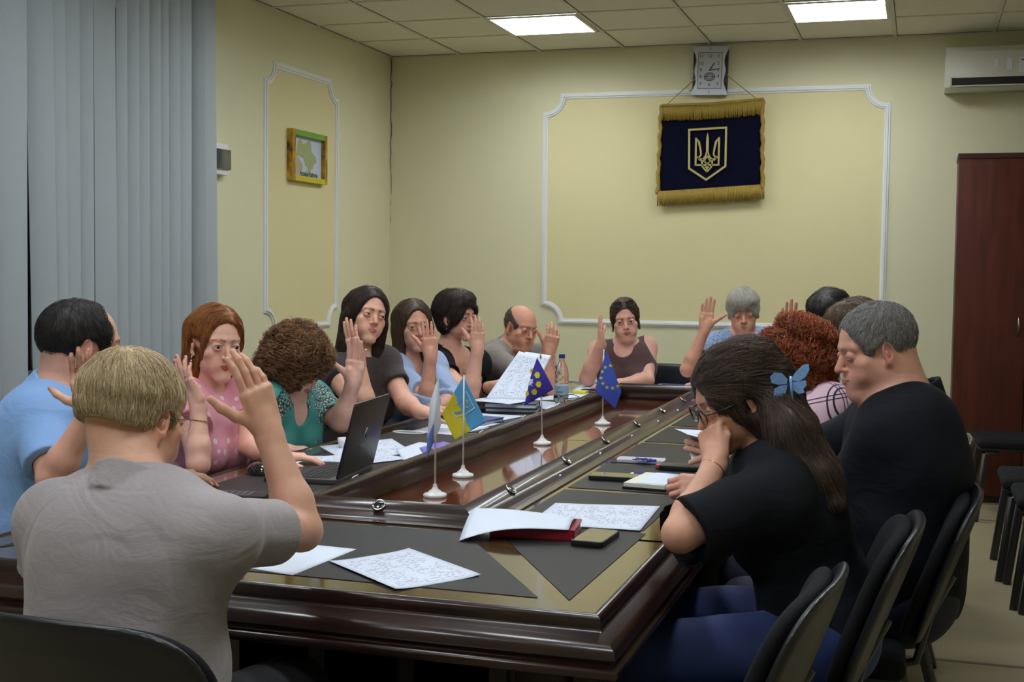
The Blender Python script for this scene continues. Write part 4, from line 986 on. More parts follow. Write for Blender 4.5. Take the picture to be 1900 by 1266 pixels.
# ================================================================= PEOPLE
def sampler(A, lo, h):
    n = np.array(A.shape)
    def s(P):
        q = (P-lo)/h; q = np.clip(q, 0, n-1.001); i = q.astype(int); f = q-i; r = 0
        for dx in (0, 1):
            for dy in (0, 1):
                for dz in (0, 1):
                    w = (f[:, 0] if dx else 1-f[:, 0])*(f[:, 1] if dy else 1-f[:, 1])*(f[:, 2] if dz else 1-f[:, 2])
                    r = r+w*A[i[:, 0]+dx, i[:, 1]+dy, i[:, 2]+dz]
        return r
    def g(P):
        e = h; G = np.stack([s(P+np.eye(3)[k]*e)-s(P-np.eye(3)[k]*e) for k in range(3)], 1)
        return G/(np.linalg.norm(G, axis=1)[:, None]+1e-9)
    return s, g
def tubes(T, r, n=3, taper=True):
    """T: strands (S, K, 3) -> verts, quads"""
    S_, K, _ = T.shape; D = np.gradient(T, axis=1); D /= np.linalg.norm(D, axis=2)[..., None]+1e-9
    up = np.array([.31, .17, .93]); X = np.cross(D, up); X /= np.linalg.norm(X, axis=2)[..., None]+1e-9; Y = np.cross(D, X)
    rr = r*np.ones((S_, K)) if not taper else r*np.linspace(1, .35, K)[None, :]*np.ones((S_, 1))
    V = np.stack([T+X*(rr*math.cos(2*math.pi*k/n))[..., None]+Y*(rr*math.sin(2*math.pi*k/n))[..., None] for k in range(n)], 2)
    idx = np.arange(S_*K*n).reshape(S_, K, n); a = idx[:, :-1]; b = idx[:, 1:]
    Q = np.stack([a, np.roll(a, -1, 2), np.roll(b, -1, 2), b], -1).reshape(-1, 4)
    return V.reshape(-1, 3), Q
def build_hair(hf, h, c, M, s, mat_, parent, base, name='hair', n=1500, L=.09, K=12, r=.0006, flow=None, curl=0., cf=60., off=.001, seed=1, sel=None, cut=None, jit=.25, lab=None):
    rng = np.random.default_rng(seed); lo, hi = hf.bounds(); A, ax = hf.grid(lo, hi, h); V, Q = polys(A, lo, h)
    col = np.full((len(V), 3), .35)
    if n:
        sm, gr = sampler(A, lo, h); cand = V if sel is None else V[sel((V-c) @ M/s)]
        P = cand[rng.integers(0, len(cand), n)].copy(); P += gr(P)*off; T = []
        jv = rng.normal(0, jit, (n, 3)); ph = rng.uniform(0, 6.28, n); Ls = L*rng.uniform(.6, 1.15, n)
        offs = off+rng.uniform(-.001, .003, n)
        for k in range(K):
            T.append(P.copy()); g = gr(P); v = flow((P-c) @ M/s, P)+jv; v -= g*(v*g).sum(1)[:, None]; v /= np.linalg.norm(v, axis=1)[:, None]+1e-9
            P = P+v*(Ls/K)[:, None]; d = sm(P); w = np.clip((d-offs), -.012, .004); w[d > .02] = 0; P = P-gr(P)*w[:, None]
        T = np.stack(T, 1)
        if curl:
            D = np.gradient(T, axis=1); D /= np.linalg.norm(D, axis=2)[..., None]+1e-9
            X = np.cross(D, [.3, .2, .9]); X /= np.linalg.norm(X, axis=2)[..., None]+1e-9; Y = np.cross(D, X)
            t = np.arange(K)[None, :]*(Ls/K)[:, None]; a = ph[:, None]+t*2*math.pi*cf*rng.uniform(.7, 1.3, n)[:, None]; cr = curl*rng.uniform(.5, 1.3, n)[:, None]
            T = T+X*(cr*np.cos(a))[..., None]+Y*(cr*np.sin(a))[..., None]+gr(T.reshape(-1, 3)).reshape(T.shape)*(cr*.6)[..., None]
        SV, SQ = tubes(T, r); sc = np.repeat(rng.uniform(.15, .85, n), K*3)
        col = np.concatenate([col, np.stack([sc]*3, 1)]); Q = np.concatenate([Q, SQ[:, ::-1]+len(V)]); V = np.concatenate([V, SV])
    me = mk_mesh(name, V-base, Q, col); o = link(name, me, mat_, parent)
    if lab: o['label'] = lab
    return o
def fold(amp, seed=0):
    r = np.random.default_rng(seed); W_ = [(r.normal(0, 1, 3), r.uniform(0, 6.28)) for _ in range(6)]
    def fn(x, y, z):
        s = 0
        for i, (w, p) in enumerate(W_):
            w = w/np.linalg.norm(w)*(14+i*9); s = s+np.sin(x*w[0]+y*w[1]+z*w[2]+p+1.3*np.sin(x*7+z*9+p))*(1/(1+i*.5))
        return (amp*.35*s).astype(np.float32)
    return fn
def person(sp):
    g = sp.get; c = np.array(sp['head'], float); s = g('hs', 1.)
    az, pit, rol = sp['fa']; fh = azim(az); M = frame(fh) @ rotx(-pit) @ roty(rol)
    ft = azim(g('ta', az)); Mt = frame(ft); rt = Mt[:, 0]
    nbf, nbd = g('nb', (-.035, -.165)); NB = c+ft*nbf+np.array([0, 0, nbd])+rt*g('nbx', 0.)
    lean = g('lean', .12); PE = NB-ft*lean+rt*g('pex', 0.); PE[2] = .575
    base = np.array([PE[0], PE[1], 0.]); up = nrm(NB-PE); fwd = nrm(ft-up*(ft @ up)); sw = g('sw', .175); bulk = g('bulk', 1.); fem = g('fem', 0)
    TL = np.linalg.norm(NB-PE); tk = g('tk', .80 if fem else 1.)
    SH = {}
    for nm, q in (('R', 1), ('L', -1)):
        SH[nm] = NB-up*g('shd', .055)+rt*q*sw+fwd*g('shf', {}).get(nm, 0)+np.array([0, 0, 1])*g('shz', {}).get(nm, 0)
        if g('sh') and nm in g('sh'): SH[nm] = np.array(g('sh')[nm], float)
    arms = {}
    for nm, q in (('R', 1), ('L', -1)):
        a = g('arm'+nm)
        if a is None:   # forearm resting on the table / lap, out of sight
            el = SH[nm]-up*.25+fwd*.10+rt*q*.05; wr = el+fwd*.16-rt*q*.12+np.array([0, 0, .03])
            if wr[2] < .80: wr[2] = .80
            if el[2] < .80: el[2] = .80
            a = dict(el=el, wr=wr, hand=dict(fw=fwd*.5-rt*q, back=(0, 0, 1), curl=(20, 22, 24, 26)))
        a = dict(a); a['el'] = np.array(a['el'], float); a['wr'] = np.array(a['wr'], float); arms[nm] = a
    ar = g('ar', 1.)
    def torso(f, o, k=.05):
        st = [(0, .160, .125), (.16, .158, .120), (.32, .150, .115), (.48, .152, .114), (.64, .162, .116), (.78, .165, .108), (.89, .135, .085)]
        for t, w, d in st:
            w *= bulk*(sw/.175)**.6; d *= bulk**.8
            if fem: w *= {0: 1.06, .16: 1.02, .32: .90, .48: .86, .64: .90, .78: .93, .89: .9}[t]; d *= .86
            belly = g('belly', 0.)*math.exp(-((t-.25)/.22)**2)
            cc = PE+up*TL*t+fwd*(belly*.6-.012*math.sin(t*3.1)); f.cap(cc-rt*(w-d), cc+rt*(w-d), d+o+belly*.5, None, k)
        for nm, q in (('R', 1), ('L', -1)):
            m = NB-up*.075+rt*q*.05; f.cap(m, SH[nm], .062*bulk**.5*tk+o, .050*ar+o, .04)
            f.cap(NB+up*(.012*tk-.012*fem)+rt*q*.02-fwd*.008, SH[nm]+up*.012, .040*tk+o*.6, .030*ar+o*.7, .035)
            f.cap(PE+up*TL*.70+rt*q*.10*bulk, SH[nm]-up*.02, .072*bulk**.5*(.9 if fem else 1)+o, .048*ar+o, .05)
            if fem: f.ell(PE+up*TL*(.60+g('bz', 0))+rt*q*.070+fwd*.075*bulk, np.array([.070, .062, .066])*g('bust', 1.)+o, np.stack([rt, fwd, up], 1), .03)
    def arm(f, nm, o, frac=2., k=.03, oe=None):
        a = arms[nm]; S0 = SH[nm]; E_ = a['el']; Wp = a['wr']; oe = o if oe is None else oe
        f.ell(S0, np.array([.052, .052, .052])*ar+o, None, k)
        if frac <= 1:
            e = S0+(E_-S0)*frac; f.cap(S0, e, .050*ar+o, (.050+(.040-.050)*frac)*ar+oe, k); return
        f.cap(S0, E_, .050*ar+o, .0385*ar+o, k)
        if frac >= 2:
            mid = E_+(Wp-E_)*.28; f.cap(E_, mid, .038*ar, .040*ar, .02); f.cap(mid, Wp, .040*ar, .0255*ar**.7, .02)
            f.cap(Wp-(Wp-E_)*.04, Wp+nrm(a['hand']['fw'])*.03*g('hsz', 1.), .0255*ar**.6, .022, .02)
        else:
            e = E_+(Wp-E_)*(frac-1); f.cap(E_, e, .040*ar+o, .038*ar+oe, k)
    # ----- body
    f = F(); P = head_prims(f, c, M, s, sp.get('face', {}))
    nr = g('neck', .056 if not fem else .047)
    f.cap(NB-up*.03, P(0, -.022, -.055), nr*1.08, nr*.95, .03); f.cap(NB-fwd*.01, P(0, -.045, -.03), nr*.9, nr*.75, .03)
    torso(f, 0.); nails = []; hands = {}
    for nm, q in (('R', 1), ('L', -1)):
        arm(f, nm, 0.); a = arms[nm]; hd = dict(a['hand']); hd.setdefault('s', g('hsz', 1.)); hd['paints'] = [] if g('nails') is None else nails
        if g('nails') is None: hd['paints'] = nails
        hands[nm] = hand_prims(f, a['wr'], side=q, **hd)
    HIP = {}
    for nm, q in (('R', 1), ('L', -1)):
        hp = PE+rt*q*.095*bulk-np.array([0, 0, .02]); kn = hp+ft*.40+rt*q*g('kneew', .03); kn[2] = .53; an = kn+ft*.02; an[2] = .11; HIP[nm] = (hp, kn, an)
        f.cap(hp, kn, .078*bulk**.5, .055, .03); f.cap(kn, an, .052, .036, .02); f.cap(an, an+ft*.12-np.array([0, 0, .05]), .034, .026, .02)
    fine = []
    hv = g('hv', .0026)
    hb = np.array([.125, .125, .145])*s; fine.append((c-hb-np.array([0, 0, .0]), c+hb+np.array([0, 0, -.0]), hv))
    hn = g('handv', .0030)
    for nm in 'RL':
        if g('arm'+nm) is None: continue
        cc = hands[nm]['c']; rr = .135*g('hsz', 1.); fine.append((cc-rr, cc+rr, hn))
    V, Q = sdf_mesh(f, g('bv', .0065), fine)
    sk = np.minimum(1, np.array(g('skin', srgb(205, 160, 135)))*1.13); col = np.tile(sk, (len(V), 1)).astype(float)
    fo = sp.get('face', {}); red = sk*np.array([1.0, .68, .62])
    if g('armcol') is not None:
        for nm in 'RL': paint_cap(col, V, SH[nm], arms[nm]['wr']+nrm(arms[nm]['hand']['fw'])*.2, .07, .07, g('armcol'), 1., .02)
    for q in (-1, 1):
        paint(col, V, P(q*.045, .062, -.03), (.026, .03, .022), red, (.14 if fem else .26)*fo.get('flush', 1.), .9)
        paint(col, V, P(q*.078, -.01, -.004), (.014, .024, .036), red, .45, .5)
        paint(col, V, P(q*.0325, .095, .004), (.021, .02, .013), sk*.72, .28, .6)  # eye-socket shade painted into the skin colour
    paint(col, V, P(0, .104, -.03), (.016, .016, .014), red, .35, .6)
    lip = np.array(fo.get('lip', red*.85))
    my = fo.get('fat', 0)*.75
    for a_, b_, r1 in (((0, .0955, -.0562), (.0225, .082, -.0592+fo.get('smile', 0)), .0043), ((0, .0945, -.0660), (.0205, .082, -.0625+fo.get('smile', 0)), .0050)):
        for q in (-1, 1): paint_cap(col, V, P(a_[0], a_[1]+my, a_[2]), P(q*b_[0], b_[1]+my, b_[2]), r1*s*(1.25 if fem else .9), r1*s*.6, lip, .85 if fem else .6)
    for q in (-1, 1): paint_cap(col, V, P(0, .0985+my, -.0606), P(q*.0255, .082+my, -.0602+fo.get('smile', 0)), .0016*s, .0014*s, sk*.25, .8)
    bc = np.array(fo.get('brow', (.03, .02, .015))); bt = fo.get('browt', 1.)
    for q in (-1, 1):
        for (a_, b_, r1, r2) in (((.0125, .094, .0235), (.034, .0885, .0290), .0036, .0032), ((.034, .0885, .0290), (.050, .074, .0235), .0032, .0016)):
            paint_cap(col, V, P(q*a_[0], *a_[1:]), P(q*b_[0], *b_[1:]), r1*s*bt, r2*s*bt, bc, fo.get('brows', .8), .002)
        # lash line
        if fem: paint(col, V, P(q*.0325, .0925, .0085), (.0165, .010, .0022), np.array([.02, .015, .012]), .8, .5, M)
        else: paint(col, V, P(q*.0325, .0925, .0085), (.0160, .010, .0016), sk*.3, .6, .5, M)
    if fo.get('stubble'):
        for cc, rr in (((0, .05, -.085), (.065, .06, .035)),): paint(col, V, P(*cc), rr, sk*.62, .35, .5, M)
    nc = g('nails')
    for (p_, r_, i) in nails: paint(col, V, p_, (r_, r_, r_), nc if nc is not None else sk*np.array([1.05, .95, .95]), 1. if nc is not None else .5, .25)
    for sc_ in g('spots', []): paint(col, V, P(*sc_[0]), sc_[1], sc_[2], sc_[3], .5)
    me = mk_mesh('person', V-base, Q, col); body = link('person', me, skin_mat(), None, base); tag(body, sp['label'], 'person')
    # ----- eyes
    for q in (-1, 1):
        e = P(q*.0325, .0785, .003); gz = M @ nrm(np.array(fo.get('gaze', (0, 1, -.05)))); fr_ = frame(gz, (0.01, 0, 1))
        Mm = Matrix([[*fr_[:, 0], 0], [*fr_[:, 1], 0], [*fr_[:, 2], 0]]).to_3x3() if False else None
        n = 24; vs = []; fs = []; mi = []; th = [0, .18, .30, .47, .52, .8, 1.2, 1.6, 2.1, 2.6, 3.1]; rr = .0121*s
        for t in th:
            for k in range(n): a_ = 2*math.pi*k/n; vs.append(e-base+fr_ @ np.array([rr*math.sin(t)*math.cos(a_), rr*math.cos(t), rr*math.sin(t)*math.sin(a_)]))
        for i in range(len(th)-1):
            for k in range(n): fs.append((i*n+k, (i+1)*n+k, (i+1)*n+(k+1) % n, i*n+(k+1) % n)); mi.append(0 if i < 2 else (1 if i < 4 else 2))
        me = bpy.data.meshes.new('eye'); me.from_pydata([tuple(v) for v in vs], [], fs)
        ic = fo.get('iris', (.06, .035, .02))
        o = link('eye', me, [MATS.get('pupil') or mat('pupil', (.004, .004, .004), .08, coat=1.), mat('iris_%d' % int(ic[2]*999), ic, .1, coat=1.), mat('sclera', srgb(196, 188, 182), .25, coat=.5)], body, None, True)
        me.polygons.foreach_set('material_index', mi)
    # ----- shirt
    cl = g('shirt')
    T_ = dict(NB=NB, PE=PE, up=up, fwd=fwd, rt=rt, SH=SH, arms=arms, P=P, M=M, c=c, s=s, base=base, body=body, hands=hands, HIP=HIP, V=V, sk=sk, ft=ft, torso=torso)
    if cl:
        f = F(); o = cl.get('off', .012)
        TF = lambda x, y, z: NB+rt*x+fwd*y+up*z
        for nm in 'RL':
            fr = cl.get('sleeve', .55); fr = fr.get(nm) if isinstance(fr, dict) else fr
            if fr > 0: arm(f, nm, o, min(fr, 1.95), .035, oe=cl.get('hem', o+.008))
        if g('coat'): g('coat')(f, T_)
        MM = np.stack([rt, fwd, up], 1)
        for nm in 'RL':
            fr = cl.get('sleeve', .55); fr = fr.get(nm) if isinstance(fr, dict) else fr
            a = arms[nm]; S0, E_, Wp = SH[nm], a['el'], a['wr']
            if fr <= 0:      # sleeveless armhole
                continue
            if fr <= 1: d = nrm(E_-S0); p = S0+(E_-S0)*fr; r0 = (.050-.010*fr)*ar
            else: d = nrm(Wp-E_); p = E_+(Wp-E_)*(fr-1); r0 = (.040-.010*(fr-1))*ar
            def cut(x, y, z, d=d, p=p):
                X, Y, Z = x-p[0], y-p[1], z-p[2]; t = X*d[0]+Y*d[1]+Z*d[2]; rad = np.sqrt(np.maximum(0, X*X+Y*Y+Z*Z-t*t)); return np.maximum(-t, np.maximum(rad-.078, t-.12))
            f.add(cut, p-.10+np.minimum(0, d*.1), p+.10+np.maximum(0, d*.1), .003, 's', mg=.01)
            f.cap(p-d*.025, p+d*.04, r0+.0045, r0+.0045, .002, 's')
        torso(f, o)
        for nm in 'RL':
            fr = cl.get('sleeve', .55); fr = fr.get(nm) if isinstance(fr, dict) else fr
            if fr <= 0: q = 1 if nm == 'R' else -1; f.ell(SH[nm]+rt*q*.036-up*.035, (.064*ar, .11, .125), MM, .006, 's')
        for (cc, rr, *mm) in cl.get('neck', [((0, .02, .045), (.075, .078, .062))]): f.ell(TF(*cc), rr, MM if not mm else MM @ mm[0], .004, 's')
        if cl.get('vneck'):
            w, dp, thk = cl['vneck']
            def vcut(x, y, z):
                X, Y, Z = x-NB[0], y-NB[1], z-NB[2]; a = X*rt[0]+Y*rt[1]+Z*rt[2]; b_ = X*fwd[0]+Y*fwd[1]+Z*fwd[2]; u_ = X*up[0]+Y*up[1]+Z*up[2]
                return np.maximum(np.maximum((np.abs(a)-w*(u_+dp)/dp)*.8, -b_+.015), u_-.08)
            f.add(vcut, NB-.25, NB+.25, .006, 's', mg=0)
        fl = fold(cl.get('fold', .004), cl.get('seed', 1)); f.noise(fl)
        for fn in cl.get('extra', []): fn(f, T_)
        if cl.get('collar'):
            ch = cl['collar']; rN = nr+.012; op_ = ch.get('open', .30)
            def coll(x, y, z):
                X, Y, Z = x-NB[0], y-NB[1], z-NB[2]; a = X*rt[0]+Y*rt[1]+Z*rt[2]; b_ = X*fwd[0]+Y*fwd[1]+Z*fwd[2]+ch.get('by', 0); u_ = X*up[0]+Y*up[1]+Z*up[2]+.50*b_-.5*ch.get('by', 0)
                rad = np.sqrt(a*a+b_*b_); lo_, hi_ = ch.get('z', (-.015, .042)); t = (hi_-u_)
                Rr = rN+.004+np.clip(t, 0, .1)*ch.get('flare', .55); d = np.maximum(rad-Rr-.002, rN-.006-rad)*.85; d2 = np.abs(rad-rN-.001)-.002
                ang = np.abs(np.arctan2(a, b_)); d = np.maximum(d, np.maximum(u_-hi_, lo_-.4*np.clip(1-ang/1.2, 0, 1)*.06-u_)); d2 = np.maximum(d2, np.maximum(u_-hi_, -.04-u_))
                return np.maximum(np.minimum(d, d2), (op_-ang)*rN)
            f.add(coll, NB-.13, NB+.13, .003, 'u', mg=.0)
        hem = PE-up*.06; f.add(lambda x, y, z: (x-hem[0])*up[0]+(y-hem[1])*up[1]+(z-hem[2])*up[2], hem-.45, hem+.45, .004, 's', mg=0)
        lo, hi = f.bounds(); A, ax = f.grid(lo, hi, cl.get('v', .005)); V2, Q2 = polys(A, lo, cl.get('v', .005))
        o = link(cl.get('name', 'shirt'), mk_mesh('shirt', V2-base, Q2), cl['mat'], body); T_['shirt'] = o
        if cl.get('collar') and cl['collar'].get('mat'):
            pass
    # ----- trousers, shoes
    tr = g('trousers', mat('dark_trousers', (.012, .013, .018), .8, noise=.2, nscale=20)); f = F(); o = .012
    f.cap(PE-rt*.07*bulk, PE+rt*.07*bulk, .118*bulk+.006, None, .03)
    for nm in 'RL':
        hp, kn, an = HIP[nm]; f.cap(hp, kn, .078*bulk**.5+o, .062+o, .03); f.cap(kn, an, .060+o, .048+o, .02)
        f.add(lambda x, y, z: z-.115, an-.1, an+.1, .003, 's', mg=0) if False else None
    f.noise(fold(.005, 7)); lo, hi = f.bounds(); tv = g('tv', .010); A, ax = f.grid(lo, hi, tv); V2, Q2 = polys(A, lo, tv); link('trousers', mk_mesh('trousers', V2-base, Q2), tr, body)
    for nm in 'RL':
        hp, kn, an = HIP[nm]; f = F(); f.cap(an+np.array([0, 0, -.065]), an+ft*.15+np.array([0, 0, -.078]), .042, .034, .02); f.cap(an-ft*.02+np.array([0, 0, -.06]), an+np.array([0, 0, -.02]), .043, .045, .02)
        f.plane(an*[1, 1, 0]+[0, 0, .004], (0, 0, -1)); lo, hi = f.bounds(); A, ax = f.grid(lo, hi, .008); V2, Q2 = polys(A, lo, .008); link('shoe', mk_mesh('shoe', V2-base, Q2), mat('shoe_black', (.015, .014, .014), .4), body)
    if g('hair'): g('hair')(T_)
    for fn in g('more', []): fn(T_)
    return body
# ---- hair styles
def hcap(f, T, th=.010, k=.02, top=0., back=0.):
    P, M, s = T['P'], T['M'], T['s']
    f.ell(P(0, -.018-back*.5, .036+top*.5), (np.array([.076, .096+back*.5, .086+top*.5])+th)*s, M, k*s)
    f.ell(P(0, .012, .02+top), (np.array([.066, .076, .085])+th)*s, M, .02*s)
def sub(f, T, c, r, MM=None, k=.008): f.ell(T['P'](*c), np.array(r)*T['s'], T['M'] if MM is None else T['M'] @ MM, k, 's')
def add(f, T, c, r, MM=None, k=.02): f.ell(T['P'](*c), np.array(r)*T['s'], T['M'] if MM is None else T['M'] @ MM, k)
def lum(seed, amp, fr=60, M=None):
    r = np.random.default_rng(seed); W_ = [(r.normal(0, 1, 3), r.uniform(0, 6.28)) for _ in range(5)]
    def fn(x, y, z):
        s = 0
        for i, (w, p) in enumerate(W_):
            w = w/np.linalg.norm(w)*fr*(1+.5*i); s = s+np.sin(x*w[0]+y*w[1]+z*w[2]+p)*(1/(1+.4*i))
        return (amp*.4*s).astype(np.float32)
    return fn
def cut_face(f, T, hl=.070, side=.010, nape=-.075, w=.078, k=.006):
    """remove hair over the face: front hairline height hl, sideburn plane side, nape height"""
    sub(f, T, (0, .140, -.045), (w+.020, .124, .124+(hl-.07)), None, .014)
    for q in (-1, 1): sub(f, T, (q*.082, .004, -.010), (.032, .030, .034), None, k)
    P, M, s = T['P'], T['M'], T['s']
    f.plane(P(0, 0, nape), -M[:, 2]+M[:, 1]*(-.25), .006)
    f.plane(P(0, side, -.03), nrm(M[:, 1]*.85-M[:, 2]*.75), .012)
def flow_down(loc, w): v = np.stack([loc[:, 0]*3, loc[:, 1]*2.2+.0, -np.abs(loc[:, 2])*0-.25], 1); return v
def mk_flow(T, fn):
    M = T['M']
    return lambda loc, w: fn(loc) @ M.T
def short_hair(th=.010, hl=.070, side=.0, nape=-.07, m=None, n=1800, L=.035, r=.0006, crown=(0, -.05, .12), h=.004, seed=1, noise=.0015, fwd=.0, extra=None, jit=.35, top=0., off=.001, back=0.):
    def go(T):
        f = F(); hcap(f, T, th, top=top, back=back); cut_face(f, T, hl, side, nape)
        if extra: extra(f, T)
        f.noise(lum(seed, noise, 90)); cr = np.array(crown)
        def fl(loc): v = loc-cr; v = v/(np.linalg.norm(v, axis=1)[:, None]+1e-6); v[:, 1] += fwd; v[:, 2] -= .3; return v
        build_hair(f, h, T['c'], T['M'], T['s'], m, T['body'], T['base'], n=n, L=L, K=8, r=r, flow=mk_flow(T, fl), seed=seed, jit=jit, off=off)
    return go
# accessories
def ring(T, hand, i, t=.32, m=None, r=.0098):
    L = T['hands'][hand]['L']; kx, kl, fl, rr = FING[i]; p = np.array(L((kx, .088+fl*.47*t, 0))); y = T['hands'][hand]['fr'][1]
    q = Vector(y).to_track_quat('Z', 'Y').to_matrix().to_4x4(); M_ = Matrix.Translation(Vector(p-T['base'])) @ q
    b = MB(); b.tube([tuple(M_ @ Vector((r*math.cos(a), r*math.sin(a), 0))) for a in np.linspace(0, 2*math.pi, 20)[:-1]], .0013, 6, closed=True)
    b.build('ring', m or mat('gold_ring', srgb(225, 190, 110), .2, metal=1.), T['body'], smooth=True)
def bracelet(T, nm, t=.12, r=.030, w=.0014, m=None, name='bracelet', flat=None, tilt=.15):
    a = T['arms'][nm]; d = nrm(a['wr']-a['el']); p = a['wr']-d*t; d2 = nrm(d+np.array([tilt, 0, 0]))
    q = Vector(d2).to_track_quat('Z', 'Y').to_matrix().to_4x4(); M_ = Matrix.Translation(Vector(p-T['base'])) @ q; b = MB()
    if flat: b.lathe([(r, -flat), (r+.002, -flat), (r+.002, flat), (r, flat)], n=28, M=M_)
    else: b.tube([tuple(M_ @ Vector((r*math.cos(x), r*math.sin(x), 0))) for x in np.linspace(0, 2*math.pi, 28)[:-1]], w, 6, closed=True)
    b.build(name, m or mat('gold_ring', srgb(225, 190, 110), .2, metal=1.), T['body'], smooth=True)
def lm(T, p): return T['P'](*p)-T['base']
def glasses(T, rim, rr=.0013, lens=True, hw=.026, hh=.019, full=True, lab=None):
    b = MB(); P = lambda *p: tuple(lm(T, p))
    for q in (-1, 1):
        cx = q*.034
        pts = [P(cx+hw*math.cos(t), .108-.004*abs(math.cos(t)), .0+hh*math.sin(t)) for t in np.linspace(0, 2*math.pi, 24)[:-1]]
        if full: b.tube(pts, rr, 6, closed=True)
        b.tube([P(q*.060, .103, .006), P(q*.074, .09, .008), P(q*.080, .04, .006), P(q*.082, .0, .008), P(q*.082, -.018, -.004), P(q*.080, -.03, -.02)], rr, 6)
    b.tube([P(-.010, .107, .003), P(0, .110, .006), P(.010, .107, .003)], rr, 6)
    o = b.build('glasses', rim, T['body'], smooth=True)
    if lab: o['label'] = lab
    if lens:
        for q in (-1, 1):
            g_ = MB(); K = 22; g_.add([P(q*.034+(hw-.001)*math.cos(t), .1075-.004*abs(math.cos(t)), (hh-.001)*math.sin(t)) for t in np.linspace(0, 2*math.pi, K+1)[:-1]]+[P(q*.034+(hw-.001)*math.cos(t), .1065-.004*abs(math.cos(t)), (hh-.001)*math.sin(t)) for t in np.linspace(0, 2*math.pi, K+1)[:-1]],
                  [tuple(range(K)), tuple(range(2*K-1, K-1, -1))]+[(i, (i+1) % K, K+(i+1) % K, K+i) for i in range(K)])
            g_.build('lens', mat('clear_lens', (1, 1, 1), .02, **{'Transmission Weight': 1., 'IOR': 1.02, 'Specular IOR Level': .2}), o)
# cloth materials -------------------------------------------------
def wrinkle(m, prev=None, strength=.23):
    nt = m.node_tree; bs = nt.nodes['Principled BSDF']; tc = nt.nodes.new('ShaderNodeTexCoord'); mp = nt.nodes.new('ShaderNodeMapping'); mp.inputs['Scale'].default_value = (1, 1, 1.6); mp.inputs['Rotation'].default_value = (.5, .4, .2)
    w = nt.nodes.new('ShaderNodeTexNoise'); w.inputs['Scale'].default_value = 7; w.inputs['Detail'].default_value = 3; w.inputs['Distortion'].default_value = 1.2; w.noise_type = 'RIDGED_MULTIFRACTAL' if False else w.noise_type
    nt.links.new(tc.outputs['Object'], mp.inputs[0]); nt.links.new(mp.outputs[0], w.inputs[0]); u = nt.nodes.new('ShaderNodeBump'); u.inputs['Strength'].default_value = strength; u.inputs['Distance'].default_value = .03
    nt.links.new(w.outputs[0], u.inputs['Height'])
    if prev: nt.links.new(prev.outputs[0], u.inputs['Normal'])
    nt.links.new(u.outputs[0], bs.inputs['Normal'])
def knit(name, c, sc=1., rough=.85, stretch=(1, 1, 6), amt=.08, bump=.3):
    m = mat(name, c, rough, spec=.2 if max(c) < .05 else .4, **{'Sheen Weight': 0. if max(c) < .05 else .1}); nt = m.node_tree; bs = nt.nodes['Principled BSDF']; tc = nt.nodes.new('ShaderNodeTexCoord'); mp = nt.nodes.new('ShaderNodeMapping'); mp.inputs['Scale'].default_value = stretch
    n = nt.nodes.new('ShaderNodeTexNoise'); n.inputs['Scale'].default_value = 90*sc; n.inputs['Detail'].default_value = 3; nt.links.new(tc.outputs['Object'], mp.inputs[0]); nt.links.new(mp.outputs[0], n.inputs[0])
    mx = nt.nodes.new('ShaderNodeMix'); mx.data_type = 'RGBA'; mx.inputs[6].default_value = (*[v*(1-amt) for v in c], 1); mx.inputs[7].default_value = (*[min(1, v*(1+amt)) for v in c], 1)
    nt.links.new(n.outputs[0], mx.inputs[0]); nt.links.new(mx.outputs[2], bs.inputs['Base Color'])
    u = nt.nodes.new('ShaderNodeBump'); u.inputs['Strength'].default_value = bump; u.inputs['Distance'].default_value = .001; nt.links.new(n.outputs[0], u.inputs['Height']); nt.links.new(u.outputs[0], bs.inputs['Normal']); wrinkle(m, u)
    return m
def dots(name, base, dot, sc=26., r=.28):
    m = mat(name, base, .7, **{'Sheen Weight': .1}); nt = m.node_tree; bs = nt.nodes['Principled BSDF']; tc = nt.nodes.new('ShaderNodeTexCoord'); v = nt.nodes.new('ShaderNodeTexVoronoi'); v.inputs['Scale'].default_value = sc; v.inputs['Randomness'].default_value = .6
    nt.links.new(tc.outputs['Object'], v.inputs['Vector']); l = nt.nodes.new('ShaderNodeMath'); l.operation = 'LESS_THAN'; l.inputs[1].default_value = r; nt.links.new(v.outputs['Distance'], l.inputs[0])
    mx = nt.nodes.new('ShaderNodeMix'); mx.data_type = 'RGBA'; mx.inputs[6].default_value = (*base, 1); mx.inputs[7].default_value = (*dot, 1); nt.links.new(l.outputs[0], mx.inputs[0]); nt.links.new(mx.outputs[2], bs.inputs['Base Color']); return m
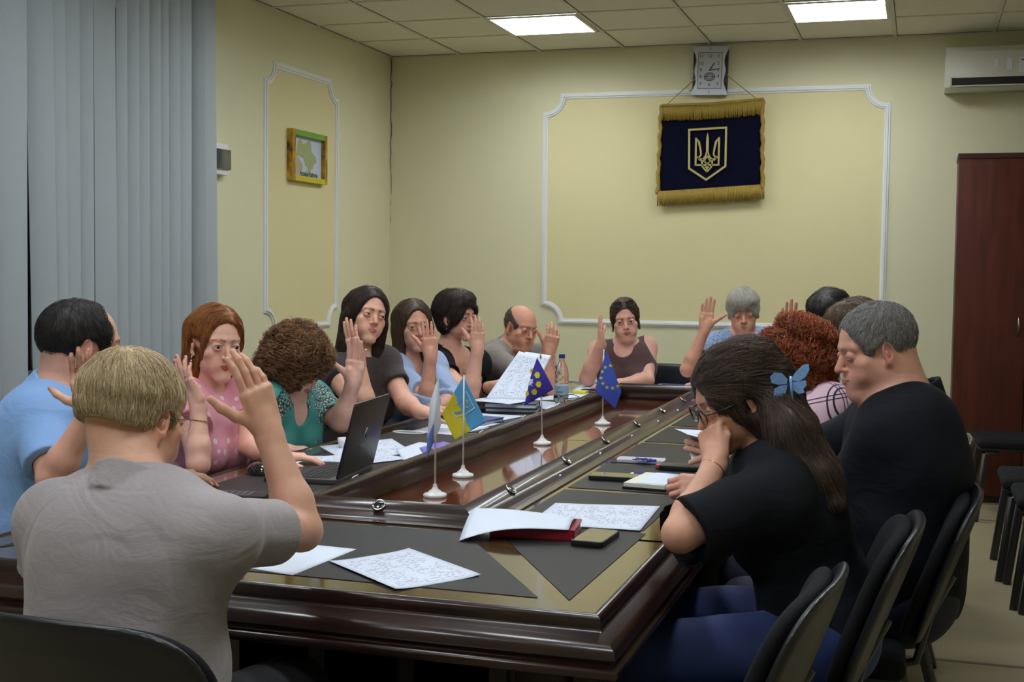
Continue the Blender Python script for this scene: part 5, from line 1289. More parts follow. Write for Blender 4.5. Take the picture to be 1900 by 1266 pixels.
def leopard(name):
    m = mat(name, srgb(60, 130, 125), .6); nt = m.node_tree; bs = nt.nodes['Principled BSDF']; tc = nt.nodes.new('ShaderNodeTexCoord')
    v = nt.nodes.new('ShaderNodeTexVoronoi'); v.inputs['Scale'].default_value = 75; nt.links.new(tc.outputs['Object'], v.inputs['Vector'])
    cr = nt.nodes.new('ShaderNodeValToRGB'); cr.color_ramp.interpolation = 'CONSTANT'
    for i, (p, c) in enumerate([(0, (165, 190, 180)), (.34, (24, 34, 36)), (.62, (88, 150, 146))]):
        el = cr.color_ramp.elements[i] if i < 2 else cr.color_ramp.elements.new(p); el.position = p; el.color = (*srgb(*c), 1)
    nt.links.new(v.outputs['Distance'], cr.inputs[0])
    n = nt.nodes.new('ShaderNodeTexNoise'); n.inputs['Scale'].default_value = 7; nt.links.new(tc.outputs['Object'], n.inputs[0])
    g_ = nt.nodes.new('ShaderNodeMath'); g_.operation = 'GREATER_THAN'; g_.inputs[1].default_value = .53; nt.links.new(n.outputs[0], g_.inputs[0])
    mx = nt.nodes.new('ShaderNodeMix'); mx.data_type = 'RGBA'; mx.inputs[7].default_value = (*srgb(58, 138, 132), 1); nt.links.new(cr.outputs[0], mx.inputs[6]); nt.links.new(g_.outputs[0], mx.inputs[0]); nt.links.new(mx.outputs[2], bs.inputs['Base Color']); return m
def plaid(name, base, line, sp, wd, dbl=0., rot=(.1, .2, .3)):
    m = mat(name, base, .75); nt = m.node_tree; bs = nt.nodes['Principled BSDF']; tc = nt.nodes.new('ShaderNodeTexCoord'); mp = nt.nodes.new('ShaderNodeMapping'); mp.inputs['Rotation'].default_value = rot; nt.links.new(tc.outputs['Object'], mp.inputs[0])
    sx = nt.nodes.new('ShaderNodeSeparateXYZ'); nt.links.new(mp.outputs[0], sx.inputs[0]); res = None
    def mm(op, a, b_=None):
        n = nt.nodes.new('ShaderNodeMath'); n.operation = op
        for i, v in enumerate((a, b_)):
            if v is None: continue
            if isinstance(v, (int, float)): n.inputs[i].default_value = v
            else: nt.links.new(v, n.inputs[i])
        return n.outputs[0]
    for i in (0, 1, 2):
        fr = mm('FRACT', mm('MULTIPLY', sx.outputs[i], 1/sp)); d = mm('ABSOLUTE', mm('SUBTRACT', fr, .5))
        l = mm('LESS_THAN', mm('ABSOLUTE', mm('SUBTRACT', d, dbl)), wd)
        res = l if res is None else mm('MAXIMUM', res, l)
    mx = nt.nodes.new('ShaderNodeMix'); mx.data_type = 'RGBA'; mx.inputs[6].default_value = (*base, 1); mx.inputs[7].default_value = (*line, 1); nt.links.new(res, mx.inputs[0]); nt.links.new(mx.outputs[2], bs.inputs['Base Color']); return m
# ================================================================= CHAIRS
def sdf_obj(name, f, h, m, parent, base=(0, 0, 0)):
    lo, hi = f.bounds(); A, ax = f.grid(lo, hi, h); V, Q = polys(A, lo, h); return link(name, mk_mesh(name, V-np.array(base), Q), m, parent)
def rbx(f, c, r, rad, k=.01, op='u', bend=0., M=None):
    c, r = np.array(c, float), np.array(r, float)-rad
    def fn(x, y, z):
        X, Y, Z = x-c[0], y-c[1], z-c[2]
        if bend: Y = Y+bend*X*X
        q = [np.abs(X)-r[0], np.abs(Y)-r[1], np.abs(Z)-r[2]]; q = np.broadcast_arrays(*q)
        return np.sqrt(sum(np.maximum(v, 0)**2 for v in q))+np.minimum(np.maximum(q[0], np.maximum(q[1], q[2])), 0)-rad
    return f.add(fn, c-r-rad-.03, c+r+rad+.03, k, op)
m_cf = mat('chair_fabric', srgb(26, 27, 31), .9, spec=.2, noise=.15, nscale=60, bump=.5, bscale=600); m_cp = mat('chair_shell', srgb(20, 22, 28), .36); m_cm = mat('chair_metal', (.012, .012, .014), .35, coat=.2)
def make_chair():
    o = empty('office_chair')            # faces +y, seat top about 0.47
    f = F(); rbx(f, (0, .02, .445), (.235, .215, .030), .028, bend=.0)
    f.ell((0, .02, .468), (.20, .18, .014), None, .02); f.plane((0, 0, .418), (0, 0, -1)); sdf_obj('seat', f, .006, m_cf, o)
    f = F(); rbx(f, (0, .02, .418), (.225, .205, .012), .010); st = sdf_obj('seat_shell', f, .006, m_cp, o)
    def prof(f, y0, d, w, z0, z1, rad):
        # rounded back pad: superellipse outline, curved in plan and leaning back
        cz, hz = (z0+z1)/2, (z1-z0)/2
        def fn(x, y, z):
            lz = (z-cz)/hz; ww = w*(1-.10*np.clip(-lz, 0, 1)**1.5); yy = y-(y0-.13*(z-.52)/.35-.02*np.clip(z-.78, 0, 1)*8*0+.55*x*x)
            a = np.abs(x)/ww; e = (a**4+np.abs(lz)**4)**.25; d1 = (e-1)*np.minimum(w, hz)*.8; d2 = np.abs(yy)-d*np.clip(1.6*(1-e*.55), .35, 1)
            q = np.broadcast_arrays(d1, d2); return np.sqrt(np.maximum(q[0]+rad, 0)**2+np.maximum(q[1]+rad, 0)**2)+np.minimum(np.maximum(q[0], q[1])+rad, 0)-rad
        f.add(fn, (-w-.02, y0-.26, z0-.02), (w+.02, y0+.16, z1+.02), .01)
    f = F(); prof(f, -.205, .024, .228, .50, .855, .016); bk = sdf_obj('backrest', f, .0055, m_cf, o)
    f = F(); prof(f, -.236, .014, .236, .485, .868, .010); bk2 = sdf_obj('back_shell', f, .0055, m_cp, bk)
    b = MB(); b.tube([(-.10, -.27-.03, .66), (-.10, -.25, .56), (-.10, -.22, .44), (-.10, -.10, .405), (-.10, .15, .405)], .011, 8); b.tube([(.10, -.30, .66), (.10, -.25, .56), (.10, -.22, .44), (.10, -.10, .405), (.10, .15, .405)], .011, 8); b.build('back_support', m_cm, o, smooth=True)
    b = MB(); b.tube([(-.20, .20, .40), (.20, .20, .40)], .011, 8); b.tube([(-.20, -.17, .40), (.20, -.17, .40)], .011, 8); b.build('seat_frame', m_cm, o, smooth=True)
    for sx in (-1, 1):
        b = MB(); b.tube([(sx*.20, .12, .40), (sx*.215, .19, .385), (sx*.235, .235, .02), (sx*.236, .237, .0)], .0125, 8, flat=1.5); b.build('leg', m_cm, o, smooth=True)
        b = MB(); b.tube([(sx*.20, -.05, .40), (sx*.215, -.17, .385), (sx*.235, -.265, .02), (sx*.236, -.268, .0)], .0125, 8, flat=1.5); b.build('leg', m_cm, o, smooth=True)
    return o
CH0 = make_chair(); CHN = [0]
def chair(pos, faz, label, group=None, rz=None):
    """pos: seat centre; faz azimuth the sitter faces"""
    if CHN[0] == 0: o = CH0
    else: o = copy_tree(CH0)
    CHN[0] += 1; d = azim(faz) if rz is None else None
    o.location = (float(pos[0]), float(pos[1]), 0); o.rotation_euler = (0, 0, math.atan2(d[1], d[0])-math.pi/2 if rz is None else rz); tag(o, label, 'chair', group); return o
def A_(u, v, D): return at(u, v, D)
def chk(k, sp):
    pass
m_skirt = mat('dark_cloth', (.015, .015, .02), .8)
LFT, RGT, FAR, NEAR = 72.4, -107.6, -17.6, 162.4
PEOPLE = {}
# hair materials
hm_blond = hair_mat('hair_blond_grey', srgb(150, 122, 88), srgb(236, 216, 174)); hm_black = hair_mat('hair_black', srgb(14, 12, 11), srgb(46, 40, 38))
hm_red = hair_mat('hair_copper', srgb(84, 42, 16), srgb(196, 124, 58)); hm_auburn = hair_mat('hair_auburn', srgb(64, 40, 24), srgb(166, 120, 76)); hm_dkbrown = hair_mat('hair_dark_brown', srgb(22, 14, 12), srgb(76, 54, 44))
hm_brown = hair_mat('hair_brown', srgb(46, 33, 24), srgb(112, 86, 62)); hm_grey = hair_mat('hair_grey', srgb(122, 118, 108), srgb(224, 220, 208)); hm_orange = hair_mat('hair_orange', srgb(66, 28, 14), srgb(196, 100, 50))
hm_long = hair_mat('hair_long_brown', srgb(34, 26, 24), srgb(108, 86, 74)); hm_short_grey = hair_mat('hair_short_grey', srgb(84, 82, 82), srgb(172, 168, 166)); hm_shadow = hair_mat('hair_cropped', srgb(60, 48, 42), srgb(100, 84, 74))
up_hand = dict(fw=(0, 0, 1))
def rv(az): return azim(az)
Z1 = np.array([0, 0, 1.])
# 1 -------- man in grey polo, back to the camera, right hand up
def gray_hair(T):
    f = F(); hcap(f, T, .009, back=.004); add(f, T, (0, -.03, .05), (.081, .092, .076)); add(f, T, (.0, -.070, .0), (.068, .036, .05))
    cut_face(f, T, .078, .016, -.030)
    f.noise(lum(3, .0022, 80))
    def fl(loc): v = loc-np.array([.01, -.055, .135]); v = v/(np.linalg.norm(v, axis=1)[:, None]+1e-6); v[:, 2] -= .55; v[:, 0] += .25; return v
    build_hair(f, .003, T['c'], T['M'], T['s'], hm_blond, T['body'], T['base'], n=6000, L=.058, K=10, r=.0006, flow=mk_flow(T, fl), seed=5, jit=.25, off=.0008)
person(dict(label='person in a light grey knit polo seen from behind, right hand raised, wearing thin glasses', head=A_(250, 776, 2.42), fa=(150, 10, 0), hs=.98, ta=160, nb=(-.075, -.135), nbx=.060, sw=.165, bulk=1.03, belly=.03, lean=.06, shz={'R': .0},
    skin=srgb(206, 158, 134), face=dict(fat=.006, flush=1.6, ear=1.12), neck=.060,
    armR=dict(el=A_(560, 985, 2.56), wr=A_(497, 800, 2.60), hand=dict(fw=rv(-62)*.30+Z1, back=-rv(170)*.62+rv(90)*.8, curl=(8, 12, 18, 26), spread=1.2, thumb=(52, 12), tf=.15)),
    armL=dict(el=A_(90, 1090, 2.42), wr=A_(330, 1100, 2.66), hand=dict(fw=rv(90)*.95+rv(162)*.3, back=(0, 0, 1), curl=(15, 18, 20, 25))),
    shirt=dict(mat=knit('grey_knit', srgb(160, 153, 156), stretch=(1, 1, 5), amt=.10), sleeve={'R': .66, 'L': .8}, off=.014, hem=.022, fold=.007, seed=4, neck=[((0, .03, .06), (.068, .076, .050))], collar=dict(open=.35, z=(-.030, .034), flare=.38), v=.0042),
    hair=gray_hair, hv=.0022, handv=.0024, bv=.0055,
    more=[lambda T: glasses(T, mat('thin_metal', srgb(150, 145, 140), .25, metal=1.), rr=.0009, full=False)]))
# 2 -------- man in blue polo
person(dict(label='person in a light blue polo with dark receding hair, hand raised beside the ear', head=A_(152, 645, 3.62), fa=(122, 6, 0), hs=1.07, ta=95, nb=(-.055, -.155), sw=.200, bulk=1.18, belly=.04, lean=.10, hsz=.95,
    skin=srgb(208, 158, 138), armcol=srgb(150, 108, 84), face=dict(fat=.010, flush=1.5, browt=1.2, stubble=1, ear=1.05), neck=.072,
    sh={'R': A_(72, 770, 3.48), 'L': A_(205, 760, 3.75)},
    armR=dict(el=A_(98, 890, 3.30), wr=A_(166, 768, 3.28), hand=dict(fw=Z1+rv(-80)*.12, back=-rv(115)*.5+rv(40)*.85, curl=(10, 8, 10, 16), spread=.6, thumb=(66, 10), tf=.3)),
    armL=dict(el=A_(230, 880, 3.75), wr=A_(300, 880, 3.65), hand=dict(fw=rv(90), back=(0, 0, 1), curl=(15, 18, 20, 25))),
    shirt=dict(mat=knit('light_blue_knit', srgb(132, 172, 226), stretch=(1, 1, 9), amt=.05), sleeve={'R': .78, 'L': .7}, off=.016, hem=.022, fold=.008, seed=6, neck=[((0, .03, .05), (.080, .088, .055))], collar=dict(open=.45, z=(-.030, .032), flare=.45)),
    hair=short_hair(.006, .100, .022, -.066, hm_black, n=3600, L=.032, seed=2, top=-.002, extra=lambda f, T: (sub(f, T, (0, .085, .085), (.062, .055, .06), None, .012))), hv=.0028,
    more=[]))
# 3 -------- woman in pink dotted blouse
def bob(m, n, L, seed, ends=-.12, wide=.088, parts=None, faceopen=.080, hairline=.076, back_low=-.13, r=.0006, parting=.015, h=.003, noise=.0025, k=18, jit=.12, wave=0., extra=None, cf=20, ez=None, side_y=-.012):
    def go(T):
        f = F(); hcap(f, T, .010)
        for q in (-1, 1):
            f.cap(T['P'](q*.050, -.022, .055), T['P'](q*(wide-.022), side_y, ends), .034*T['s'], .020*T['s'], .03*T['s'])
            f.cap(T['P'](q*.04, -.045, .03), T['P'](q*.045, -.055, back_low), .045*T['s'], .036*T['s'], .03*T['s'])
        if parts: parts(f, T)
        sub(f, T, (0, .118, -.036), (faceopen, .104, .120+(hairline-.07)), None, .016); sub(f, T, (0, .04, -.11), (.050, .095, .075), None, .01)
        if extra: extra(f, T)
        f.noise(lum(seed, noise, 75))
        def fl(loc):
            v = np.stack([(loc[:, 0]-parting)*9, (loc[:, 1])*3-.05, -1.0+0*loc[:, 2]], 1); top = np.clip((loc[:, 2]-.06)/.06, 0, 1)[:, None]
            v[:, 2:3] = -.35-.9*(1-top); v[:, 0:1] = np.sign(loc[:, 0:1]-parting)*(.25+.9*top); v[:, 1:2] = v[:, 1:2]*(.2+.5*top); return v
        build_hair(f, h, T['c'], T['M'], T['s'], m, T['body'], T['base'], n=n, L=L, K=k, r=r, flow=mk_flow(T, fl), seed=seed, jit=jit, curl=wave, cf=cf)
    return go
def earring(T, q=1):
    b = MB(); P = lambda *p: tuple(lm(T, p)); b.tube([P(q*.080, .002, -.036), P(q*.081, .003, -.050)], .0012, 6); b.lathe([(.0005, -.004), (.004, -.001), (.004, .002), (.0005, .004)], c=P(q*.081, .003, -.054), n=10)
    b.build('earring', mat('silver', srgb(220, 220, 225), .2, metal=1.), T['body'], smooth=True)
person(dict(label='person with copper bob hair in a pink dotted blouse, right hand raised with red nails', head=A_(400, 640, 4.20), fa=(38, 5, -3), hs=1.0, fem=1, ta=66, nb=(-.03, -.185), sw=.150, bulk=.90, lean=.08, ar=.86, hsz=.92,
    skin=srgb(222, 172, 152), face=dict(lip=srgb(190, 60, 70), brow=srgb(90, 52, 30), brows=.7, iris=(.10, .14, .17), eye=1.0, flush=.8, gaze=(.0, 1, .02), fem=1, jaw=.92, ear=.9), neck=.046, hv=.0020, handv=.0022,
    sh={'R': A_(345, 742, 4.15), 'L': A_(452, 735, 4.30)},
    armR=dict(el=A_(368, 862, 3.93), wr=A_(368, 750, 3.98), hand=dict(fw=Z1+rv(-90)*.46, back=rv(-75)*.9-Z1*.1+rv(0)*.45, curl=(2, 4, 14, 16), spread=.5, thumb=(30, 8), tf=.35)),
    armL=dict(el=A_(462, 828, 4.22), wr=A_(515, 848, 4.10), hand=dict(fw=rv(90), back=(0, 0, 1), curl=(15, 18, 20, 25))),
    shirt=dict(mat=dots('pink_dots', srgb(232, 158, 176), srgb(240, 222, 226), 24, .26), sleeve={'R': .42, 'L': .42}, off=.014, hem=.026, fold=.007, seed=9, neck=[((0, .0, .075), (.055, .058, .05))], name='blouse'),
    nails=srgb(205, 30, 40),
    hair=bob(hm_red, 5200, .15, 11, ends=-.100, wide=.084, faceopen=.084, hairline=.082, side_y=-.024, back_low=-.11, extra=lambda f, T: sub(f, T, (.088, .022, -.020), (.030, .040, .052), None, .012), h=.0028, parting=-.02),
    more=[lambda T: ring(T, 'R', 2), lambda T: bracelet(T, 'R', .055, .031, .0016), lambda T: earring(T, 1)]))
def face(**k): return k
wh = mat('white_cloth', srgb(214, 214, 208), .8)
REST = dict(fw=rv(90), back=(0, 0, 1), curl=(15, 18, 20, 25))
# 4 -------- curly-haired woman in teal leopard blouse, looking down, left palm up
def curly(m, vol, n, L, r, seed, cr, cf, cut=None, K=22, h=.004, noise=.010, jit=.6):
    def go(T):
        f = F(); hcap(f, T, .014)
        for c_, r_ in vol: add(f, T, c_, r_, k=.03)
        (cut or (lambda f, T: (sub(f, T, (0, .145, -.055), (.080, .120, .108)), sub(f, T, (0, .05, -.13), (.05, .09, .07)))))(f, T)
        f.noise(lum(seed, noise*1.5, 70)); f.noise(lum(seed+1, noise*.5, 190))
        def fl(loc): v = loc-np.array([0, -.01, .10]); v = v/(np.linalg.norm(v, axis=1)[:, None]+1e-6); v[:, 2] -= .7; return v
        build_hair(f, h, T['c'], T['M'], T['s'], m, T['body'], T['base'], n=n, L=L, K=K, r=r, flow=mk_flow(T, fl), seed=seed, jit=jit, curl=cr, cf=cf)
    return go
person(dict(label='person with curly auburn hair in a teal animal-print blouse, head bowed, left palm raised', head=A_(549, 674, 4.70), fa=(70, 32, 0), hs=.96, fem=1, ta=58, nb=(-.055, -.135), sw=.160, bulk=1.06, lean=.12, ar=.98, hsz=.95,
    skin=srgb(214, 168, 150), face=face(lip=srgb(176, 96, 92), brow=srgb(110, 80, 60), brows=.4, eye=.15, fat=.006, gaze=(0, .8, -.6), ear=.9), neck=.052, hv=.0024, handv=.0024,
    sh={'R': A_(496, 745, 4.62), 'L': A_(576, 742, 4.95)},
    armL=dict(el=A_(632, 784, 4.84), wr=A_(655, 712, 4.80), hand=dict(fw=Z1+rv(90)*.12, back=rv(180)+Z1*.1, curl=(4, 3, 5, 8), spread=1.7, thumb=(52, -6), tf=.0)),
    armR=dict(el=A_(455, 830, 4.45), wr=A_(520, 835, 4.55), hand=REST),
    shirt=dict(mat=leopard('teal_print'), sleeve={'R': .75, 'L': .78}, off=.014, hem=.022, fold=.007, seed=12, neck=[((0, .02, .055), (.066, .075, .06)), ((0, .075, -.02), (.040, .05, .05))], name='blouse'),
    hair=curly(hm_auburn, [((0, -.03, .03), (.100, .100, .098)), ((.052, -.01, -.03), (.050, .06, .08)), ((-.052, -.01, -.03), (.050, .06, .08)), ((0, -.07, -.04), (.08, .05, .07)), ((0, .045, .075), (.06, .045, .04))], 5200, .085, .0011, 21, .0115, 24.)))
# 5 -------- dark bob woman in charcoal top
def lng(q_ends, rad=.024):
    def p(f, T):
        for q in (-1, 1): f.cap(T['P'](q*.070, -.01, -.02), T['P'](q*q_ends[0], q_ends[1], q_ends[2]), .030*T['s'], rad*T['s'], .03*T['s'])
    return p
person(dict(label='person with long dark hair in a charcoal top, head tilted, ringed right hand raised', head=A_(680, 588, 5.38), fa=(30, -4, -12), hs=1.0, fem=1, ta=48, nb=(-.035, -.165), sw=.165, bulk=1.05, lean=.08, ar=1.0, hsz=.92,
    skin=srgb(212, 162, 140), face=face(lip=srgb(178, 104, 98), brow=srgb(36, 26, 22), brows=.85, eye=.62, flush=.7, gaze=(-.25, 1, -.1), ear=.9), neck=.048, hv=.0024, handv=.0026,
    sh={'R': A_(618, 692, 5.28), 'L': A_(712, 672, 5.48)},
    armR=dict(el=A_(680, 768, 5.10), wr=A_(664, 665, 5.12), hand=dict(fw=Z1+rv(-90)*.28, back=rv(-20)*.75+rv(-90)*.3, curl=(6, 4, 5, 8), spread=.8, thumb=(20, 8), tf=.3)),
    armL=dict(el=A_(752, 748, 5.35), wr=A_(780, 765, 5.1), hand=REST),
    shirt=dict(mat=knit('charcoal_cloth', srgb(66, 56, 56), amt=.06), sleeve={'R': .20, 'L': .55}, off=.012, hem=.018, fold=.007, seed=14, neck=[((0, .02, .045), (.066, .075, .05))], name='top'),
    hair=bob(hm_dkbrown, 3600, .17, 31, ends=-.15, wide=.090, faceopen=.080, hairline=.078, back_low=-.15, parting=.01, parts=lng((.078, -.01, -.20)), h=.0032),
    more=[lambda T: ring(T, 'R', 2)]))
# 6 -------- light blue shirt woman
person(dict(label='person with straight brown hair in a light blue shirt, right hand raised before the face', head=A_(767, 606, 5.98), fa=(22, 2, 3), hs=.98, fem=1, ta=50, nb=(-.045, -.160), sw=.150, bulk=.98, lean=.12, ar=.95, hsz=.9,
    skin=srgb(206, 152, 130), face=face(lip=srgb(160, 92, 86), brow=srgb(66, 46, 36), brows=.7, eye=.75, gaze=(.1, 1, 0), ear=.9, jaw=.95), neck=.046, hv=.0026, handv=.0028,
    sh={'R': A_(738, 690, 5.92), 'L': A_(800, 680, 6.08)},
    armR=dict(el=A_(792, 748, 5.68), wr=A_(799, 662, 5.66), hand=dict(fw=Z1+rv(-90)*.05, back=rv(10), curl=(6, 4, 5, 10), spread=.5, thumb=(34, -4), tf=.3)),
    armL=dict(el=A_(838, 744, 5.88), wr=A_(800, 760, 5.62), hand=REST),
    shirt=dict(mat=knit('light_blue_cotton', srgb(158, 178, 214), amt=.05), sleeve={'R': 1.15, 'L': 1.2}, off=.018, hem=.018, fold=.010, seed=16, neck=[((0, .02, .055), (.058, .066, .06))], vneck=(.028, .11, 0), collar=dict(open=.5, z=(-.035, .034), flare=.7), v=.005),
    hair=bob(hm_brown, 3000, .19, 33, ends=-.16, wide=.088, faceopen=.080, hairline=.078, back_low=-.17, parting=.0, parts=lng((.074, .02, -.22), .020), h=.0034)))
# 7 -------- black v-neck woman, short dark hair, holding papers in the left hand
def short_wave(T, m, n, seed):
    f = F(); hcap(f, T, .016); add(f, T, (0, -.045, .035), (.094, .085, .085), k=.03); add(f, T, (0, .02, .088), (.072, .070, .040), k=.03)
    for q in (-1, 1): add(f, T, (q*.066, -.03, -.025), (.026, .040, .055), k=.03)
    sub(f, T, (0, .125, -.040), (.076, .100, .108)); sub(f, T, (.084, .006, -.02), (.03, .028, .03)); sub(f, T, (-.084, .006, -.02), (.03, .028, .03))
    f.plane(T['P'](0, 0, -.085), -T['M'][:, 2], .01); f.noise(lum(seed, .004, 60))
    def fl(loc): v = loc-np.array([.0, .02, .12]); v = v/(np.linalg.norm(v, axis=1)[:, None]+1e-6); v[:, 2] -= .5; return v
    build_hair(f, .0034, T['c'], T['M'], T['s'], m, T['body'], T['base'], n=n, L=.07, K=12, r=.0007, flow=mk_flow(T, fl), seed=seed, jit=.3, curl=.0025, cf=14)
person(dict(label='person with short dark hair in a black v-neck top, holding papers, hand raised', head=A_(848, 588, 6.35), fa=(50, 4, 4), hs=.98, fem=1, ta=52, nb=(-.045, -.170), sw=.160, bulk=1.0, lean=.10, ar=1.0, hsz=.9,
    skin=srgb(210, 160, 138), face=face(lip=srgb(160, 84, 84), brow=srgb(30, 22, 20), brows=.8, eye=.7, gaze=(.1, 1, .0), ear=.9), neck=.048, hv=.0026, handv=.0028,
    sh={'R': A_(815, 683, 6.22), 'L': A_(885, 674, 6.45)},
    armR=dict(el=A_(872, 738, 5.98), wr=A_(886, 650, 5.98), hand=dict(fw=Z1, back=rv(20), curl=(8, 6, 7, 10), spread=.5, thumb=(30, 0), tf=.35)),
    armL=dict(el=A_(868, 742, 6.35), wr=A_(908, 719, 6.10), hand=dict(fw=rv(82)+Z1*.12, back=Z1*.55+rv(160), curl=(28, 36, 40, 44), spread=.4, thumb=(14, -18), tf=-.1)),
    shirt=dict(mat=knit('black_cloth', srgb(22, 22, 26), amt=.05), sleeve={'R': .30, 'L': .35}, off=.010, hem=.016, fold=.006, seed=18, neck=[((0, .02, .055), (.080, .072, .06))], vneck=(.070, .17, 0), name='top'),
    hair=lambda T: short_wave(T, hm_dkbrown, 3000, 37),
    more=[lambda T: bracelet(T, 'L', .02, .0300, m=MATS['black_rubber'], name='watch', flat=.008), lambda T: ring(T, 'R', 2), lambda T: bracelet(T, 'R', .10, .0325, .0009, m=mat('red_string', srgb(120, 40, 40), .7)), lambda T: earring(T, 1)]))
# papers held up
def upright(pts, D, label, m, name='paper_sheet', cat='paper', grp='papers held up before the person in the taupe polo'):
    P = [A_(u, v, d) for (u, v), d in zip(pts, D)]; ctr = sum(P)/4; b = MB()
    def f(u, v):
        q = (P[0]*(1-u)+P[1]*u)*(1-v)+(P[3]*(1-u)+P[2]*u)*v-ctr; q = q+vf*.012*math.sin(v*2.6)*1.0; return q
    b.grid(f, 10, 12); me = b.mesh(name); uv = me.uv_layers.new(name='UV')
    for lp_ in me.loops: i = lp_.vertex_index; uv.data[lp_.index].uv = ((i % 11)/10, (i//11)/12)
    o = link(name, me, m, None, ctr, True); s_ = o.modifiers.new('s', 'SOLIDIFY'); s_.thickness = .0006; tag(o, label, cat, grp)
    return o
upright([(963, 652), (998, 661), (976, 742), (900, 742)], [6.12, 6.12, 5.88, 5.88], 'front printed sheet of the pair held upright beside the bald person', m_print[0])
upright([(975, 653), (1023, 660), (985, 738), (935, 738)], [6.20, 6.20, 5.98, 5.96], 'rear printed sheet of the pair held upright, its corner near the raised hand', m_print[2])
sheet([(1.78, -3.32), (2.02, -3.38), (2.09, -3.06), (1.86, -2.99)], lambda u, v: TZ+.047+.004*math.sin(u*3), 'white sheet spread on top of the stacked books below the held papers', m=m_print[1])
gp = 'sheets held over the right side of the table'
upright([(1252, 796), (1350, 802), (1372, 832), (1276, 807)], [3.98, 3.98, 3.82, 3.82], 'folded white sheet held above the table beside the bracelet wrist', m_paper, grp=gp)
upright([(1275, 803), (1322, 806), (1334, 853), (1283, 853)], [3.90, 3.90, 3.86, 3.86], 'grey-white sheet hanging down beneath the folded one to the table', m_paper, grp=gp)
# 8 -------- bald man
def bald_hair(T):
    f = F(); hcap(f, T, .0035); sub(f, T, (0, .035, .09), (.075, .115, .105), None, .01); cut_face(f, T, .03, .018, -.065)
    build_hair(f, .0030, T['c'], T['M'], T['s'], hm_shadow, T['body'], T['base'], n=2200, L=.012, K=4, r=.0005, flow=mk_flow(T, lambda l: np.stack([l[:, 0]*0, l[:, 1]*0-.3, l[:, 2]*0-1], 1)), seed=3, jit=.5)
person(dict(label='bald person in a taupe polo leaning on the table, right hand raised beside the face', head=A_(966, 610, 6.95), fa=(36, 10, -8), hs=1.0, ta=42, nb=(-.075, -.130), sw=.185, bulk=1.12, lean=.20,
    skin=srgb(194, 140, 116), face=face(brow=srgb(90, 66, 54), brows=.5, eye=.4, fat=.004, nose=1.1, gaze=(0, 1, -.25), ear=1.1), neck=.062, hv=.0028, handv=.0030,
    sh={'R': A_(915, 668, 6.82), 'L': A_(1003, 662, 7.10)},
    armR=dict(el=A_(1018, 722, 6.62), wr=A_(1018, 656, 6.62), hand=dict(fw=Z1+rv(90)*.22, back=rv(0)+rv(90)*.2, curl=(26, 28, 30, 34), spread=1.5, thumb=(34, -6), tf=.1)),
    armL=dict(el=A_(1030, 716, 6.95), wr=A_(985, 724, 6.75), hand=REST),
    shirt=dict(mat=knit('taupe_knit', srgb(132, 124, 118), amt=.06), sleeve={'R': .62, 'L': .6}, off=.014, hem=.022, fold=.010, seed=22, neck=[((0, .03, .05), (.072, .08, .055))], collar=dict(open=.4, z=(-.030, .034), flare=.5)),
    hair=bald_hair))
# 9 -------- woman in brown sleeveless top at the far end
def back_hair(T):
    f = F(); hcap(f, T, .007); add(f, T, (0, -.05, -.01), (.074, .06, .075), k=.03); sub(f, T, (0, .125, -.040), (.088, .106, .128), None, .014); sub(f, T, (.084, .006, -.02), (.03, .028, .03)); sub(f, T, (-.084, .006, -.02), (.03, .028, .03)); sub(f, T, (0, .04, -.12), (.07, .08, .07))
    for q in (-1, 1): f.cap(T['P'](q*.068, .018, .02), T['P'](q*.074, .012, -.055), .008*T['s'], .004*T['s'], .01)
    def fl(loc): v = loc-np.array([.01, .075, .10]); v = v/(np.linalg.norm(v, axis=1)[:, None]+1e-6); v[:, 2] -= .2; v[:, 1] -= .4; return v
    f.noise(lum(4, .002, 80)); build_hair(f, .0034, T['c'], T['M'], T['s'], hm_brown, T['body'], T['base'], n=2600, L=.07, K=10, r=.0006, flow=mk_flow(T, fl), seed=6, jit=.3)
def head_shades(T):
    A3 = T['M'] @ rotx(42) @ np.diag([1, -1, 1.]); p = T['P'](0, .066, .106)-T['base']; m4 = Matrix.Identity(4)
    for i in range(3):
        for j in range(3): m4[i][j] = A3[i][j]
        m4[i][3] = p[i]
    shades(T['body'], Mx=m4, fname='sunglasses')
person(dict(label='person in a brown sleeveless top with sunglasses on the head, right hand raised', head=A_(1160, 594, 7.22), fa=(-3, 8, 7), hs=.98, fem=1, ta=-14, nb=(-.02, -.150), sw=.155, bulk=1.0, lean=.06, ar=1.05, hsz=.90,
    skin=srgb(206, 158, 140), face=face(lip=srgb(170, 98, 92), brow=srgb(70, 50, 40), brows=.7, eye=.72, fat=.009, smile=.001, gaze=(.1, 1, 0), ear=.9), neck=.052, hv=.0028, handv=.0028,
    sh={'R': A_(1112, 652, 7.28), 'L': A_(1198, 645, 7.32)},
    armR=dict(el=A_(1089, 702, 7.10), wr=A_(1115, 640, 7.02), hand=dict(fw=Z1+rv(-90)*.06, back=rv(-90)+rv(0)*.15, curl=(3, 4, 6, 10), spread=.3, thumb=(28, 0), tf=.35)),
    armL=dict(el=A_(1200, 706, 7.14), wr=A_(1150, 713, 7.0), hand=dict(fw=rv(-90), back=(0, 0, 1), curl=(12, 14, 16, 18))),
    shirt=dict(mat=knit('brown_knit', srgb(84, 62, 62), stretch=(4, 4, 1), amt=.07), sleeve=0, off=.010, fold=.003, seed=25, neck=[((0, .025, .05), (.066, .080, .062)), ((0, .07, .01), (.056, .06, .055))], name='tank_top'),
    hair=back_hair, more=[head_shades, lambda T: earring(T, 1)]))
